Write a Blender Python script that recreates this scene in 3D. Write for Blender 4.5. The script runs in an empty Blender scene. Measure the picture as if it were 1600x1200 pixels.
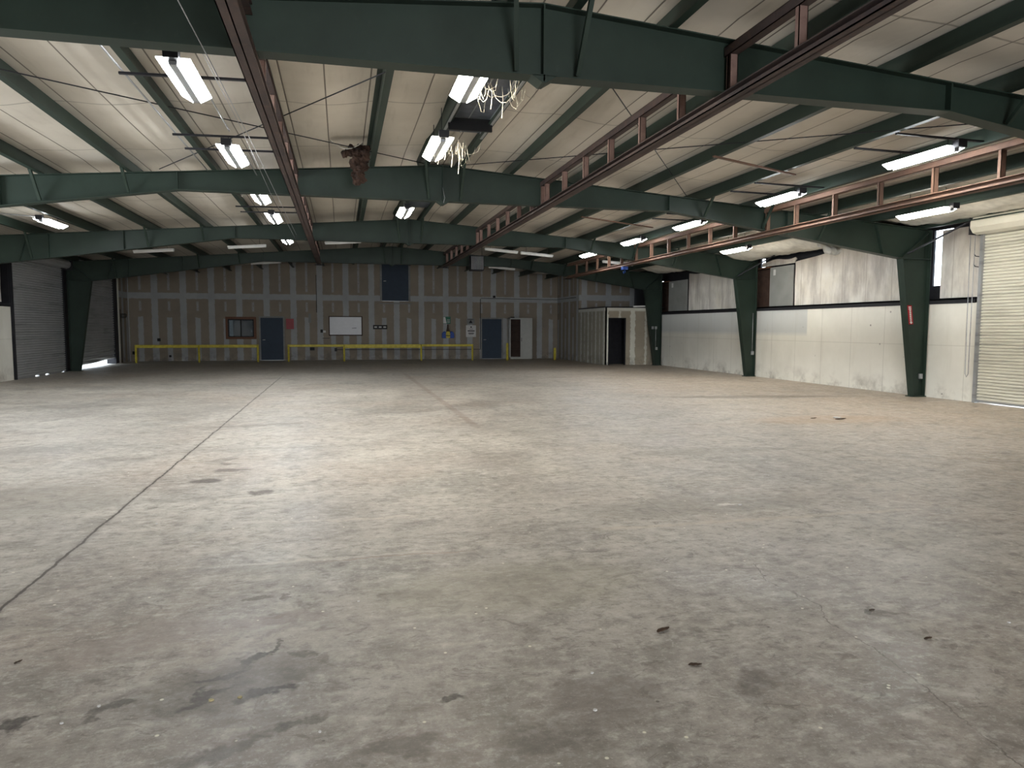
import bpy, bmesh, math, random
from mathutils import Vector, Matrix, noise
random.seed(7)
C = bpy.context.scene.collection
SC = bpy.context.scene

# ------------------------------------------------------------------ camera, world, daylight, exposure
F_PX = 1117.27
YAW, PITCH, ROLL, CAM_Z = -13.3929, -4.5046, 0.1654, 1.5961
def set_camera():
    y, p, r = (math.radians(v) for v in (YAW, PITCH, ROLL))
    f = Vector((-math.sin(y)*math.cos(p), math.cos(y)*math.cos(p), math.sin(p)))
    rt = Vector((math.cos(y), math.sin(y), 0)); up = rt.cross(f)
    rt, up = rt*math.cos(r)+up*math.sin(r), -rt*math.sin(r)+up*math.cos(r)
    cd = bpy.data.cameras.new('camera'); co = bpy.data.objects.new('camera', cd); C.objects.link(co)
    m = Matrix((rt, up, -f)).transposed().to_4x4(); m.translation = Vector((0, 0, CAM_Z)); co.matrix_world = m
    cd.sensor_fit = 'HORIZONTAL'; cd.sensor_width = 36; cd.lens = F_PX/1600*36; cd.clip_start = .05; cd.clip_end = 300
    SC.camera = co
set_camera()
w = bpy.data.worlds.new('daylight'); SC.world = w; w.use_nodes = True
bg = w.node_tree.nodes['Background']; bg.inputs[0].default_value = (.80, .90, 1.0, 1); bg.inputs[1].default_value = 3.5
def area(name, loc, rot, sx, sy, power, col):
    l = bpy.data.lights.new(name, 'AREA'); l.shape = 'RECTANGLE'; l.size = sx; l.size_y = sy; l.energy = power; l.color = col
    o = bpy.data.objects.new(name, l); C.objects.link(o); o.location = loc; o.rotation_euler = rot; return o
# daylight pouring in through the open loading doors of the front wall behind the photographer
area('daylight_front_door', (2.0, -8.9, 1.7), (math.radians(90), 0, 0), 5.0, 3.2, 560, (.95, .97, 1.0))
# daylight through the open loading door of the left wall, out of view between the first two frames
area('daylight_left_door', (-9.75, 10.6, 1.7), (math.radians(90), 0, math.radians(-90)), 5.2, 3.3, 300, (.90, .95, 1.0))
SC.view_settings.view_transform = 'Standard'; SC.view_settings.look = 'None'
SC.view_settings.exposure = 0.95; SC.view_settings.gamma = 1.0; SC.view_settings.use_curve_mapping = False

# ------------------------------------------------------------------ building numbers
XP, SL, HR = 1.966, .0753, 4.736
XL, XR = -9.5, 13.4
YF, YA, YB, YC, YD, YW = -9.0, 7.03, 14.184, 21.338, 28.55, 35.994
PS = 1.4                                  # purlin spacing
def rt(x): return HR - SL*abs(x-XP)       # top of rafter

# ------------------------------------------------------------------ mesh helpers
def box(bm, x0, x1, y0, y1, z0, z1):
    vs = [bm.verts.new(p) for p in ((x0,y0,z0),(x1,y0,z0),(x1,y1,z0),(x0,y1,z0),(x0,y0,z1),(x1,y0,z1),(x1,y1,z1),(x0,y1,z1))]
    for f in ((3,2,1,0),(4,5,6,7),(0,1,5,4),(1,2,6,5),(2,3,7,6),(3,0,4,7)): bm.faces.new([vs[i] for i in f])
def prism(bm, poly, axis, a0, a1):
    """poly of 2-tuples in the plane normal to axis, extruded from a0 to a1"""
    def p(u, v, a): return {'x': (a,u,v), 'y': (u,a,v), 'z': (u,v,a)}[axis]
    A = [bm.verts.new(p(u,v,a0)) for u,v in poly]; B = [bm.verts.new(p(u,v,a1)) for u,v in poly]
    n = len(poly); fs = [bm.faces.new(A), bm.faces.new(B[::-1])]
    for i in range(n): fs.append(bm.faces.new((A[i], B[i], B[(i+1)%n], A[(i+1)%n])))
def beam(bm, p, q, wd, ht, up=(0,0,1)):
    """rectangular bar from p to q"""
    p, q = Vector(p), Vector(q); d = (q-p).normalized(); s = d.cross(Vector(up))
    if s.length < 1e-4: s = d.cross(Vector((1,0,0)))
    s.normalize(); u = s.cross(d).normalized(); s *= wd/2; u *= ht/2
    A = [bm.verts.new(p+a*s+b*u) for a,b in ((-1,-1),(1,-1),(1,1),(-1,1))]
    B = [bm.verts.new(q+a*s+b*u) for a,b in ((-1,-1),(1,-1),(1,1),(-1,1))]
    bm.faces.new(A); bm.faces.new(B[::-1])
    for i in range(4): bm.faces.new((A[i], B[i], B[(i+1)%4], A[(i+1)%4]))
def tube(bm, pts, r, n=8, closed=False):
    pts = [Vector(p) for p in pts]; rings = []
    for i, p in enumerate(pts):
        d = (pts[min(i+1, len(pts)-1)]-pts[max(i-1, 0)]).normalized()
        a = Vector((0,0,1)) if abs(d.z) < .9 else Vector((1,0,0)); s = d.cross(a).normalized(); u = s.cross(d)
        rr = r[i] if isinstance(r, (list, tuple)) else r
        rings.append([bm.verts.new(p+(s*math.cos(t*2*math.pi/n)+u*math.sin(t*2*math.pi/n))*rr) for t in range(n)])
    for a, b in zip(rings, rings[1:]):
        for i in range(n): bm.faces.new((a[i], a[(i+1)%n], b[(i+1)%n], b[i]))
    bm.faces.new(rings[0][::-1]); bm.faces.new(rings[-1])
def grid(bm, nu, nv, fn, thick=None):
    g = [[bm.verts.new(fn(i/nu, j/nv)) for j in range(nv+1)] for i in range(nu+1)]
    for i in range(nu):
        for j in range(nv): bm.faces.new((g[i][j], g[i+1][j], g[i+1][j+1], g[i][j+1]))
    if thick:
        bmesh.ops.recalc_face_normals(bm, faces=bm.faces)
        bmesh.ops.solidify(bm, geom=bm.faces[:], thickness=thick)
def BM(): return bmesh.new()
def bxs(*bs):
    bm = BM()
    for b in bs: box(bm, *b)
    return bm
def obj(name, bm, m, parent=None, smooth=False, bevel=0):
    bmesh.ops.recalc_face_normals(bm, faces=bm.faces)
    me = bpy.data.meshes.new(name)
    o = bpy.data.objects.new(name, me); C.objects.link(o)
    if parent is not None:
        wl = Vector(parent.get('wl', (0,0,0)))
        bm.transform(Matrix.Translation(-wl)); o.parent = parent
        o['wl'] = tuple(wl)
    bm.to_mesh(me); bm.free(); me.materials.append(m)
    if smooth:
        for p in me.polygons: p.use_smooth = True
    if bevel:
        b = o.modifiers.new('bevel', 'BEVEL'); b.width = bevel; b.segments = 2; b.limit_method = 'ANGLE'
    return o
def rebase(o, loc):
    """put the origin of a one-mesh thing where it stands"""
    o.data.transform(Matrix.Translation(-Vector(loc))); o.location = loc; return o
def tag(o, label=None, cat=None, group=None, kind=None):
    if label: o['label'] = label
    if cat: o['category'] = cat
    if group: o['group'] = group
    if kind: o['kind'] = kind
    return o
def thing(name, label, cat, loc=(0,0,0), group=None):
    o = bpy.data.objects.new(name, None); C.objects.link(o); o.location = loc; o['wl'] = tuple(loc)
    return tag(o, label, cat, group)
def struct(name, bm, m, parent=None, label=None, smooth=False):
    o = obj(name, bm, m, parent, smooth)
    if parent is None: o['kind'] = 'structure'
    if label: o['label'] = label
    return o
def sempty(name, loc, label=None):
    o = bpy.data.objects.new(name, None); C.objects.link(o); o.location = loc; o['wl'] = tuple(loc); o['kind'] = 'structure'
    if label: o['label'] = label
    return o
def dup(root, loc, label, group=None):
    r = root.copy(); C.objects.link(r); r.location = loc; r['label'] = label
    if group: r['group'] = group
    for ch in list(root.children):
        c = ch.copy(); C.objects.link(c); c.parent = r
        for g in ch.children:
            d = g.copy(); C.objects.link(d); d.parent = c
    return r

# ------------------------------------------------------------------ node helpers
class NT:
    def __init__(s, name):
        s.m = bpy.data.materials.new(name); s.m.use_nodes = True; s.t = s.m.node_tree; s.n = s.t.nodes; s.l = s.t.links
        s.b = s.n['Principled BSDF']; s._oc = None
    def set(s, sock, v):
        if isinstance(v, bpy.types.NodeSocket): s.l.new(v, sock)
        elif isinstance(v, (tuple, list)): sock.default_value = (*v, 1) if len(v) == 3 and sock.type == 'RGBA' else v
        else: sock.default_value = v
    def co(s):
        if s._oc is None: s._oc = s.n.new('ShaderNodeNewGeometry').outputs['Position']
        return s._oc
    def uv(s): return s.n.new('ShaderNodeTexCoord').outputs['UV']
    def xyz(s, v=None):
        x = s.n.new('ShaderNodeSeparateXYZ'); s.set(x.inputs[0], v or s.co()); return x.outputs
    def vec(s, x, y, z):
        c = s.n.new('ShaderNodeCombineXYZ')
        for i, v in enumerate((x, y, z)): s.set(c.inputs[i], v)
        return c.outputs[0]
    def ma(s, op, a, b=0.0, c=0.0, clamp=False):
        x = s.n.new('ShaderNodeMath'); x.operation = op; x.use_clamp = clamp
        s.set(x.inputs[0], a); s.set(x.inputs[1], b); s.set(x.inputs[2], c); return x.outputs[0]
    def vm(s, op, a, b):
        x = s.n.new('ShaderNodeVectorMath'); x.operation = op; s.set(x.inputs[0], a); s.set(x.inputs[1], b)
        return x.outputs['Value'] if op in ('LENGTH', 'DISTANCE') else x.outputs[0]
    def noise(s, scale, detail=4, rough=.55, v=None, col=False, dist=0):
        x = s.n.new('ShaderNodeTexNoise'); s.set(x.inputs['Vector'], v or s.co()); x.inputs['Scale'].default_value = scale
        x.inputs['Detail'].default_value = detail; x.inputs['Roughness'].default_value = rough; x.inputs['Distortion'].default_value = dist
        return x.outputs['Color' if col else 'Fac']
    def mp(s, v, a, b, c=0.0, d=1.0, smooth=False):
        x = s.n.new('ShaderNodeMapRange'); x.interpolation_type = 'SMOOTHSTEP' if smooth else 'LINEAR'
        for i, q in enumerate((v, a, b, c, d)): s.set(x.inputs[i], q)
        return x.outputs[0]
    def mix(s, f, a, b, op='MIX'):
        x = s.n.new('ShaderNodeMix'); x.data_type = 'RGBA'; x.blend_type = op
        s.set(x.inputs[0], f); s.set(x.inputs[6], a); s.set(x.inputs[7], b); return x.outputs[2]
    def bump(s, h, st=.3, d=.01):
        x = s.n.new('ShaderNodeBump'); x.inputs['Strength'].default_value = st; x.inputs['Distance'].default_value = d
        s.set(x.inputs['Height'], h); s.l.new(x.outputs[0], s.b.inputs['Normal'])
    def out(s, col, rough=.6, metal=0.0, spec=None):
        s.set(s.b.inputs['Base Color'], col); s.set(s.b.inputs['Roughness'], rough); s.set(s.b.inputs['Metallic'], metal)
        if spec is not None: s.set(s.b.inputs['Specular IOR Level'], spec)
        return s.m
def plain(name, col, rough=.6, metal=0.0, var=.15, scale=6, spec=.25):
    t = NT(name); n = t.noise(scale, 4)
    c = t.mix(t.mp(n, .3, .7), tuple(v*(1-var) for v in col), tuple(min(1, v*(1+var)) for v in col))
    return t.out(c, rough, metal, spec)
def emit(name, col, st):
    t = NT(name); t.set(t.b.inputs['Emission Color'], col); t.b.inputs['Emission Strength'].default_value = st
    n = t.noise(9, 2); return t.out(t.mix(n, (.8,.8,.8), (.9,.9,.9)), .4)

def mk_floor():
    t = NT('worn_concrete'); P = t.co(); X, Y, Z = t.xyz()
    big = t.noise(.22, 4, .6); mid = t.noise(.9, 6, .62, dist=.6); fine = t.noise(7, 6, .7); grit = t.noise(60, 3, .7)
    col = t.mix(t.mp(big, .3, .7), (.29,.262,.232), (.385,.346,.305))
    col = t.mix(t.mp(mid, .35, .68), col, (.475,.44,.385))
    col = t.mix(t.ma('MULTIPLY', t.mp(t.noise(.55, 5, .6, v=t.vm('ADD', P, (31,7,0))), .52, .66), .55), col, (.23,.218,.195))   # greenish-grey damp areas
    col = t.mix(t.ma('MULTIPLY', t.mp(t.noise(.33, 4, .6, v=t.vm('ADD', P, (3,57,0))), .5, .7), .45), col, (.36,.27,.21))      # reddish dust
    warm = t.ma('MULTIPLY', t.mp(X, 3.5, 10.5, smooth=True), .5); col = t.mix(warm, col, (.40,.29,.19))                          # orange-brown tint growing towards the right wall
    near = t.mp(Y, 2.4, 4.8, 1, 0, smooth=True)
    col = t.mix(t.ma('MULTIPLY', near, t.mp(mid, .3, .62, .7, .25)), col, (.165,.14,.12))                                        # browner and darker towards the camera
    blotch = t.noise(2.6, 8, .68, dist=.9); med = t.noise(16, 6, .72, v=t.vm('MULTIPLY', P, (.7, 1, 1)))
    col = t.mix(t.mp(blotch, .52, .66, 0, .5), col, (.52,.495,.44)); col = t.mix(t.mp(blotch, .36, .48, .55, 0), col, (.20,.18,.155))
    col = t.mix(t.mp(med, .53, .68, 0, .68), col, (.56,.53,.48)); col = t.mix(t.mp(med, .34, .47, .68, 0), col, (.17,.15,.13))
    col = t.mix(t.mp(fine, .54, .70, 0, .6), col, (.58,.55,.50)); col = t.mix(t.mp(fine, .32, .46, .6, 0), col, (.14,.125,.105))
    col = t.mix(t.mp(grit, .58, .70, 0, .5), col, (.60,.57,.50)); col = t.mix(t.mp(grit, .28, .42, .45, 0), col, (.12,.11,.09))
    patch = t.noise(5.5, 7, .7, dist=1.2, v=t.vm('MULTIPLY', P, (.8, 1.2, 1)))
    col = t.mix(t.ma('MULTIPLY', t.mp(patch, .57, .64), t.mp(Y, 3, 9, .6, .25)), col, (.13,.112,.095))
    col = t.mix(t.ma('MULTIPLY', t.mp(patch, .30, .38, 1, 0), .35), col, (.62,.585,.52))
    # scratches and tyre streaks, stretched along X
    st = t.noise(1.0, 5, .65, v=t.vm('MULTIPLY', P, (.55, 3.2, 1))); col = t.mix(t.mp(st, .56, .72, 0, .4), col, (.20,.18,.15))
    st2 = t.noise(1.0, 5, .65, v=t.vm('MULTIPLY', P, (.8, 4.5, 1))); col = t.mix(t.mp(st2, .60, .75, 0, .4), col, (.60,.55,.47))
    # stains with a place of their own
    wob = t.vm('ADD', P, t.vm('MULTIPLY', t.vm('SUBTRACT', t.noise(5, 4, .65, col=True), (.5,.5,.5)), (.34,.34,0)))
    def stain(x, y, rx, ry, c, k, ang=0):
        mpn = t.n.new('ShaderNodeMapping'); mpn.vector_type = 'TEXTURE'; t.set(mpn.inputs[0], wob)
        mpn.inputs['Location'].default_value = (x, y, 0); mpn.inputs['Rotation'].default_value = (0,0,math.radians(ang)); mpn.inputs['Scale'].default_value = (rx, ry, 1e3)
        d = t.vm('LENGTH', mpn.outputs[0], (0,0,0)); return t.ma('MULTIPLY', t.mp(d, .55, 1.15, 1, 0, smooth=True), k), c
    brown = (.020,.013,.009); dk = (.075,.058,.045)
    grain = t.mp(t.noise(22, 5, .75), .36, .54, .68, 1.0)
    for a in ((-.33,3.19,.16,.045,brown,1,22), (-.60,3.22,.17,.04,brown,.85,42), (-.55,3.40,.16,.03,brown,.8,15), (-.42,3.54,.12,.04,brown,.9,60), (-.36,3.66,.10,.02,brown,.7,60), (-.25,3.55,.05,.04,brown,.6,0), (-.52,3.32,.45,.26,dk,.6,20), (-.95,3.2,.12,.04,brown,.6,20), (-.2,2.9,.15,.05,brown,.6,20), (-.45,2.75,.2,.06,dk,.7,30), (-1.0,3.9,.5,.2,(.27,.22,.19),.5,30), (-.35,4.0,.3,.1,(.24,.19,.165),.45,10), (.46,2.92,.08,.035,brown,.8,0), (-1.31,3.16,.09,.04,brown,.8,0), (.18,2.63,.2,.07,dk,.6,0), (-.51,4.34,.1,.05,dk,.75,0), (-.33,4.32,.04,.03,dk,.7,0), (.37,4.19,.22,.1,dk,.4,0),
              (-1.4,7.85,.17,.15,dk,.9,0), (-1.25,8.39,.17,.13,dk,.8,0), (-.8,7.18,.13,.13,dk,.85,20), (-1.34,9.09,.1,.1,dk,.5,0), (-1.3,8.8,.12,.07,dk,.6,0), (1.8,2.78,.16,.1,dk,.55,20), (.77,2.58,.25,.12,dk,.5,0), (1.1,2.8,.3,.25,(.18,.15,.13),.5,0),
              (2.91,3.36,.05,.05,brown,.7,0), (2.98,3.3,.1,.03,dk,.6,0), (9.39,14.9,2.6,.35,dk,.5,-8), (3.16,5.77,1.3,.35,(.2,.185,.15),.5,0), (3.4,5.75,.09,.06,(.6,.56,.5),.8,0), (1.0,4.2,1.0,.5,(.33,.305,.22),.35,0), (8.3,10.9,1.6,.6,(.42,.29,.18),.45,0), (-2.75,7.3,.9,.8,(.22,.2,.17),.5,0), (4.6,8.4,1.2,.25,(.2,.18,.15),.4,0), (.1,6.0,.7,.04,(.55,.5,.42),.5,0), (-1.3,12.2,.8,.15,dk,.4,10)):
        f, c = stain(*a); col = t.mix(t.ma('MULTIPLY', f, grain), col, c)
    # saw-cut joints and long cracks
    wj = t.ma('MULTIPLY', t.ma('SUBTRACT', t.noise(2.5, 5, .7), .5), .07)
    def joint(x0, wd, k, y0=-20, y1=60):
        d = t.ma('ABSOLUTE', t.ma('SUBTRACT', t.ma('ADD', X, wj), x0)); f = t.mp(d, wd*.5, wd, 1, 0)
        g = t.ma('MULTIPLY', t.mp(Y, y0, y0+.5, 0, 1), t.mp(Y, y1-3, y1, 1, 0)); return t.ma('MULTIPLY', t.ma('MULTIPLY', f, g), k)
    jt = joint(-1.9, .014, .8, -20, 26); col = t.mix(t.ma('ADD', jt, joint(-1.9, .04, .2, -20, 24), clamp=True), col, (.07,.055,.045))
    col = t.mix(joint(5.69, .010, .45, 3, 12), col, (.09,.08,.07)); col = t.mix(joint(2.73, .008, .35, 5.2, 9), col, (.10,.09,.08)); col = t.mix(joint(2.1, .09, .4, 11, 27), col, (.22,.15,.12))
    def cjoint(y0, wd, k, x0, x1):
        d = t.ma('ABSOLUTE', t.ma('SUBTRACT', t.ma('ADD', Y, t.ma('MULTIPLY', wj, 2.5)), y0)); f = t.mp(d, wd*.4, wd, 1, 0)
        return t.ma('MULTIPLY', t.ma('MULTIPLY', f, t.ma('MULTIPLY', t.mp(X, x0, x0+.3), t.mp(X, x1-.3, x1, 1, 0))), k)
    col = t.mix(cjoint(5.0, .025, .45, -.9, .9), col, (.55,.5,.43)); col = t.mix(cjoint(4.95, .02, .4, -.3, 1), col, (.3,.2,.15)); col = t.mix(cjoint(5.25, .05, .35, 1.8, 5), col, (.55,.48,.38))
    # the wandering crack
    cr = [(2.70,4.25),(2.69,4.19),(2.60,3.92),(2.64,3.72),(2.67,3.51),(2.56,3.3),(2.57,2.94),(2.51,2.56),(2.46,2.33),(2.40,2.0)]
    wob2 = t.vm('ADD', P, t.vm('MULTIPLY', t.vm('SUBTRACT', t.noise(14, 4, .7, col=True), (.5,.5,.5)), (.07,.07,0)))
    dist = None
    for (ax, ay), (bx, by) in zip(cr, cr[1:]):
        L2 = (bx-ax)**2+(by-ay)**2; pa = t.vm('SUBTRACT', wob2, (ax, ay, 0)); pa = t.vm('MULTIPLY', pa, (1,1,0))
        dt = t.n.new('ShaderNodeVectorMath'); dt.operation = 'DOT_PRODUCT'; t.set(dt.inputs[0], pa); t.set(dt.inputs[1], ((bx-ax)/L2, (by-ay)/L2, 0))
        h = t.ma('MULTIPLY', dt.outputs['Value'], 1.0, clamp=True)
        sc = t.n.new('ShaderNodeVectorMath'); sc.operation = 'SCALE'; sc.inputs[0].default_value = (bx-ax, by-ay, 0); t.set(sc.inputs['Scale'], h)
        d = t.vm('LENGTH', t.vm('SUBTRACT', pa, sc.outputs[0]), (0,0,0)); dist = d if dist is None else t.ma('MINIMUM', dist, d)
    col = t.mix(t.ma('MULTIPLY', t.mp(dist, .0015, .006, .75, 0), t.mp(t.noise(3.3, 4, .6), .38, .52, .25, 1)), col, (.10,.085,.07))
    # specks of paint and grit
    vo = t.n.new('ShaderNodeTexVoronoi'); t.set(vo.inputs['Vector'], P); vo.inputs['Scale'].default_value = 7; vo.inputs['Randomness'].default_value = 1
    sp = t.mp(vo.outputs['Distance'], .045, .07, 1, 0); col = t.mix(t.ma('MULTIPLY', sp, t.mp(t.noise(3, 2), .46, .52)), col, (.72,.69,.58))
    vo2 = t.n.new('ShaderNodeTexVoronoi'); t.set(vo2.inputs['Vector'], t.vm('ADD', P, (5.3,2.2,0))); vo2.inputs['Scale'].default_value = 6
    sp2 = t.mp(vo2.outputs['Distance'], .035, .06, 1, 0); col = t.mix(t.ma('MULTIPLY', sp2, t.mp(t.noise(1.4, 3), .48, .55, 0, .8)), col, (.09,.07,.06))
    t.bump(t.ma('ADD', fine, t.ma('MULTIPLY', grit, .4)), .25, .008)
    return t.out(col, t.mp(mid, .3, .7, .36, .64), 0, .32)
M_FLOOR = mk_floor()

def mk_ceiling():
    """white vinyl-faced roof insulation: U counts purlin bays, V is metres along the roof"""
    t = NT('insulation_facing'); U, V, _ = t.xyz(t.uv()); X, Y, Z = t.xyz()
    u = t.ma('FRACT', U); n = t.noise(.8, 4, .6); s = t.noise(3, 4, .6, v=t.vm('MULTIPLY', t.co(), (3, .35, 1)))
    col = t.mix(t.mp(n, .3, .7), (.58,.53,.455), (.68,.63,.55))
    col = t.mix(t.mp(s, .55, .75, 0, .25), col, (.36,.31,.25))
    ln = None
    for c, wd in ((.1,.007),(.52,.0065),(.91,.007)):
        d = t.ma('ABSOLUTE', t.ma('SUBTRACT', u, c)); f = t.mp(d, wd*.6, wd*1.3, .85, 0); ln = f if ln is None else t.ma('MAXIMUM', ln, f)
    v = t.ma('MODULO', t.ma('ADD', V, 100*7.154-7.03), 7.154)
    for c in (3.85, 6.45):
        d = t.ma('ABSOLUTE', t.ma('SUBTRACT', t.ma('ADD', v, t.ma('MULTIPLY', t.ma('SUBTRACT', n, .5), .12)), c)); ln = t.ma('MAXIMUM', ln, t.mp(d, .008, .022, .5, 0))
    col = t.mix(ln, col, (.10,.08,.06))
    t.bump(t.ma('ADD', t.noise(1.3, 3), t.ma('MULTIPLY', ln, -.3)), .35, .05)
    return t.out(col, .5, 0, .35)
M_CEIL = mk_ceiling()

def mk_drywall(name, period, x0, axis, wide=.14, blot=.02, tan=(.235,.20,.16), comp=(.32,.325,.325), hz=3.02):
    t = NT(name); X, Y, Z = t.xyz(); A = X if axis == 'x' else Y
    n = t.noise(1.6, 4, .6); nb = t.noise(6, 3, .6)
    base = t.mix(t.mp(n, .3, .7), tan, tuple(v*1.16 for v in tan))
    w_ = t.ma('MULTIPLY', t.ma('SUBTRACT', nb, .5), blot*4)
    def band(off):
        q = t.ma('DIVIDE', t.ma('SUBTRACT', A, x0+off), period); q = t.ma('ABSOLUTE', t.ma('SUBTRACT', q, t.ma('ROUND', q)))
        return t.ma('ADD', t.ma('MULTIPLY', q, period), w_)
    m = t.mp(band(0), wide-.012, wide+.012, 1, 0)
    d2 = band(period/2)
    thin = t.mp(d2, .045, .06, .8, 0); thick = t.mp(d2, .10, .125, .95, 0)
    thin = t.ma('MULTIPLY', thin, t.mp(nb, .35, .5, .3, 1))
    if hz:
        low = t.ma('LESS_THAN', t.ma('ADD', Z, t.ma('MULTIPLY', t.ma('SUBTRACT', n, .5), .5)), 2.05)
        gap = t.ma('MULTIPLY', t.mp(Z, 3.25, 3.3, 0, 1), 1.0); mid = t.ma('MULTIPLY', t.mp(Z, 2.3, 2.35), t.mp(Z, 2.75, 2.8, 1, 0)); up = t.ma('MAXIMUM', gap, mid)
        m2 = t.ma('MAXIMUM', t.ma('MULTIPLY', thick, low), t.ma('MULTIPLY', thin, up)); m = t.ma('MAXIMUM', m, m2)
        h = t.mp(t.ma('ADD', t.ma('ABSOLUTE', t.ma('SUBTRACT', Z, hz)), w_), .125, .15, 1, 0); m = t.ma('MAXIMUM', m, h)
    else:
        m = t.ma('MAXIMUM', m, t.mp(d2, .03, .06, .8, 0)); m = t.ma('MAXIMUM', m, t.mp(Z, 2.3, 2.36)); 
    col = t.mix(m, base, t.mix(t.mp(n, .3, .7), comp, tuple(v*1.18 for v in comp)))
    grime = t.ma('MULTIPLY', t.mp(Z, 0, .55, 1, 0), t.mp(t.noise(2.3, 5, .65), .45, .62)); col = t.mix(t.ma('MULTIPLY', grime, .6), col, (.07,.065,.06))
    t.bump(t.ma('ADD', m, t.ma('MULTIPLY', nb, .3)), .2, .004)
    return t.out(col, .85, 0, .2)
M_DRY = mk_drywall('taped_drywall', 1.225, -9.57, 'x')
M_DRYS = mk_drywall('taped_drywall_side', 1.225, 35.2, 'y')
M_DRYB = mk_drywall('rough_drywall_box', 1.22, 11.05, 'x', .11, .05, (.31,.27,.21), (.58,.57,.50), None)
M_DRYBS = mk_drywall('rough_drywall_box_side', 1.0, 29.1, 'y', .07, .05, (.27,.25,.205), (.46,.46,.42), None)

def mk_liner():
    t = NT('painted_wall_boards'); X, Y, Z = t.xyz(); n = t.noise(.7, 5, .6); f = t.noise(5, 5, .7)
    col = t.mix(t.mp(n, .3, .7), (.67,.65,.58), (.79,.77,.70))
    q = t.ma('DIVIDE', t.ma('ADD', Y, .35), 1.22); d = t.ma('MULTIPLY', t.ma('ABSOLUTE', t.ma('SUBTRACT', q, t.ma('ROUND', q))), 1.22)
    ln = t.ma('MAXIMUM', t.mp(d, .004, .012, .4, 0), t.mp(t.ma('ABSOLUTE', t.ma('SUBTRACT', Z, 1.22)), .004, .012, .3, 0)); col = t.mix(ln, col, (.3,.28,.23))
    g = t.ma('MULTIPLY', t.mp(Z, 0, .5, 1, 0), t.mp(t.noise(1.7, 5, .65), .48, .68)); col = t.mix(t.ma('MULTIPLY', g, .7), col, (.16,.13,.10))
    vo = t.n.new('ShaderNodeTexVoronoi'); t.set(vo.inputs['Vector'], t.co()); vo.inputs['Scale'].default_value = 2.2
    sp = t.ma('MULTIPLY', t.mp(vo.outputs['Distance'], .04, .07, 1, 0), t.mp(f, .4, .55)); col = t.mix(t.ma('MULTIPLY', sp, .8), col, (.12,.10,.09))
    # patch of bluish primer high up on the panels of the middle bay
    pr = t.ma('MULTIPLY', t.ma('MULTIPLY', t.mp(Y, 18.6, 18.65), t.mp(Z, 1.35, 1.5)), t.ma('GREATER_THAN', X, 5)); col = t.mix(t.ma('MULTIPLY', pr, .6), col, (.42,.45,.47))
    st = t.noise(1, 4, .6, v=t.vm('MULTIPLY', t.co(), (1, 3, .5))); col = t.mix(t.mp(st, .55, .8, 0, .25), col, (.42,.38,.30))
    t.bump(n, .2, .02); return t.out(col, .6, 0, .3)
M_LINER = mk_liner()
def mk_upins():
    t = NT('wall_insulation_facing'); X, Y, Z = t.xyz(); n = t.noise(1.1, 5, .6); s = t.noise(1, 5, .65, v=t.vm('MULTIPLY', t.co(), (1, 2.2, .6)))
    col = t.mix(t.mp(n, .3, .7), (.64,.60,.52), (.76,.74,.70)); col = t.mix(t.mp(s, .42, .66, 0, .75), col, (.33,.30,.28))
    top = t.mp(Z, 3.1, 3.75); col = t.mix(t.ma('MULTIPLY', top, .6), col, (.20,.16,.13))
    q = t.ma('DIVIDE', t.ma('ADD', Y, .2), .92); d = t.ma('MULTIPLY', t.ma('ABSOLUTE', t.ma('SUBTRACT', q, t.ma('ROUND', q))), .92)
    col = t.mix(t.mp(d, .006, .02, .45, 0), col, (.25,.21,.17))
    t.bump(t.ma('ADD', n, s), .3, .03); return t.out(col, .6, 0, .3)
M_UPINS = mk_upins()

def mk_green():
    t = NT('green_painted_steel'); n = t.noise(1.4, 5, .6); f = t.noise(12, 4, .65)
    col = t.mix(t.mp(n, .3, .7), (.015,.026,.019), (.024,.040,.030)); col = t.mix(t.mp(f, .62, .8, 0, .3), col, (.05,.06,.053))
    return t.out(col, .5, 0, .3)
M_GREEN = mk_green()
def mk_rust(name, a, b, c):
    t = NT(name); n = t.noise(1.1, 6, .65); f = t.noise(9, 5, .7)
    col = t.mix(t.mp(n, .35, .65), a, b); col = t.mix(t.mp(f, .5, .75, 0, .7), col, c)
    t.bump(f, .3, .005); return t.out(col, .65, 0, .25)
M_PRIM = mk_rust('brown_red_primer', (.048,.036,.035), (.080,.056,.050), (.12,.068,.050))
M_RUST = mk_rust('rusty_steel', (.11,.065,.048), (.19,.105,.068), (.08,.05,.04))
M_POST = mk_rust('pinkish_primer_steel', (.20,.12,.10), (.30,.20,.17), (.14,.08,.065))
def mk_metal(name, col, rough, metal=.6, dark=.6):
    t = NT(name); X, Y, Z = t.xyz(); n = t.noise(1.2, 5, .6); g = t.noise(1, 5, .65, v=t.vm('MULTIPLY', t.co(), (.5,.5,7)))
    c = t.mix(t.mp(n, .3, .7), tuple(v*.85 for v in col), col); c = t.mix(t.mp(g, .52, .68, 0, dark), c, tuple(v*.45 for v in col))
    return t.out(c, rough, metal)
M_DOORL = mk_metal('galvanised_slats', (.46,.47,.475), .45, .35)
M_DOORR = mk_metal('cream_slats', (.68,.65,.55), .45, .1)
M_GALV = mk_metal('galvanised_steel', (.42,.43,.44), .4, .6)
M_DARK = plain('dark_steel', (.022,.022,.026), .55, .2)
M_BLACK = plain('black_plastic', (.012,.012,.013), .5)
M_BLUED = plain('slate_blue_door_paint', (.032,.048,.072), .6, var=.06)
M_TRIM = plain('grey_door_frame_paint', (.21,.21,.205), .5)
M_WOOD = plain('brown_wood_trim', (.13,.055,.028), .5, scale=20)
M_YEL = plain('yellow_safety_paint', (.52,.43,.055), .45, var=.2, scale=9)
M_WHITE = plain('white_enamel', (.62,.62,.60), .4, var=.05)
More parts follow.
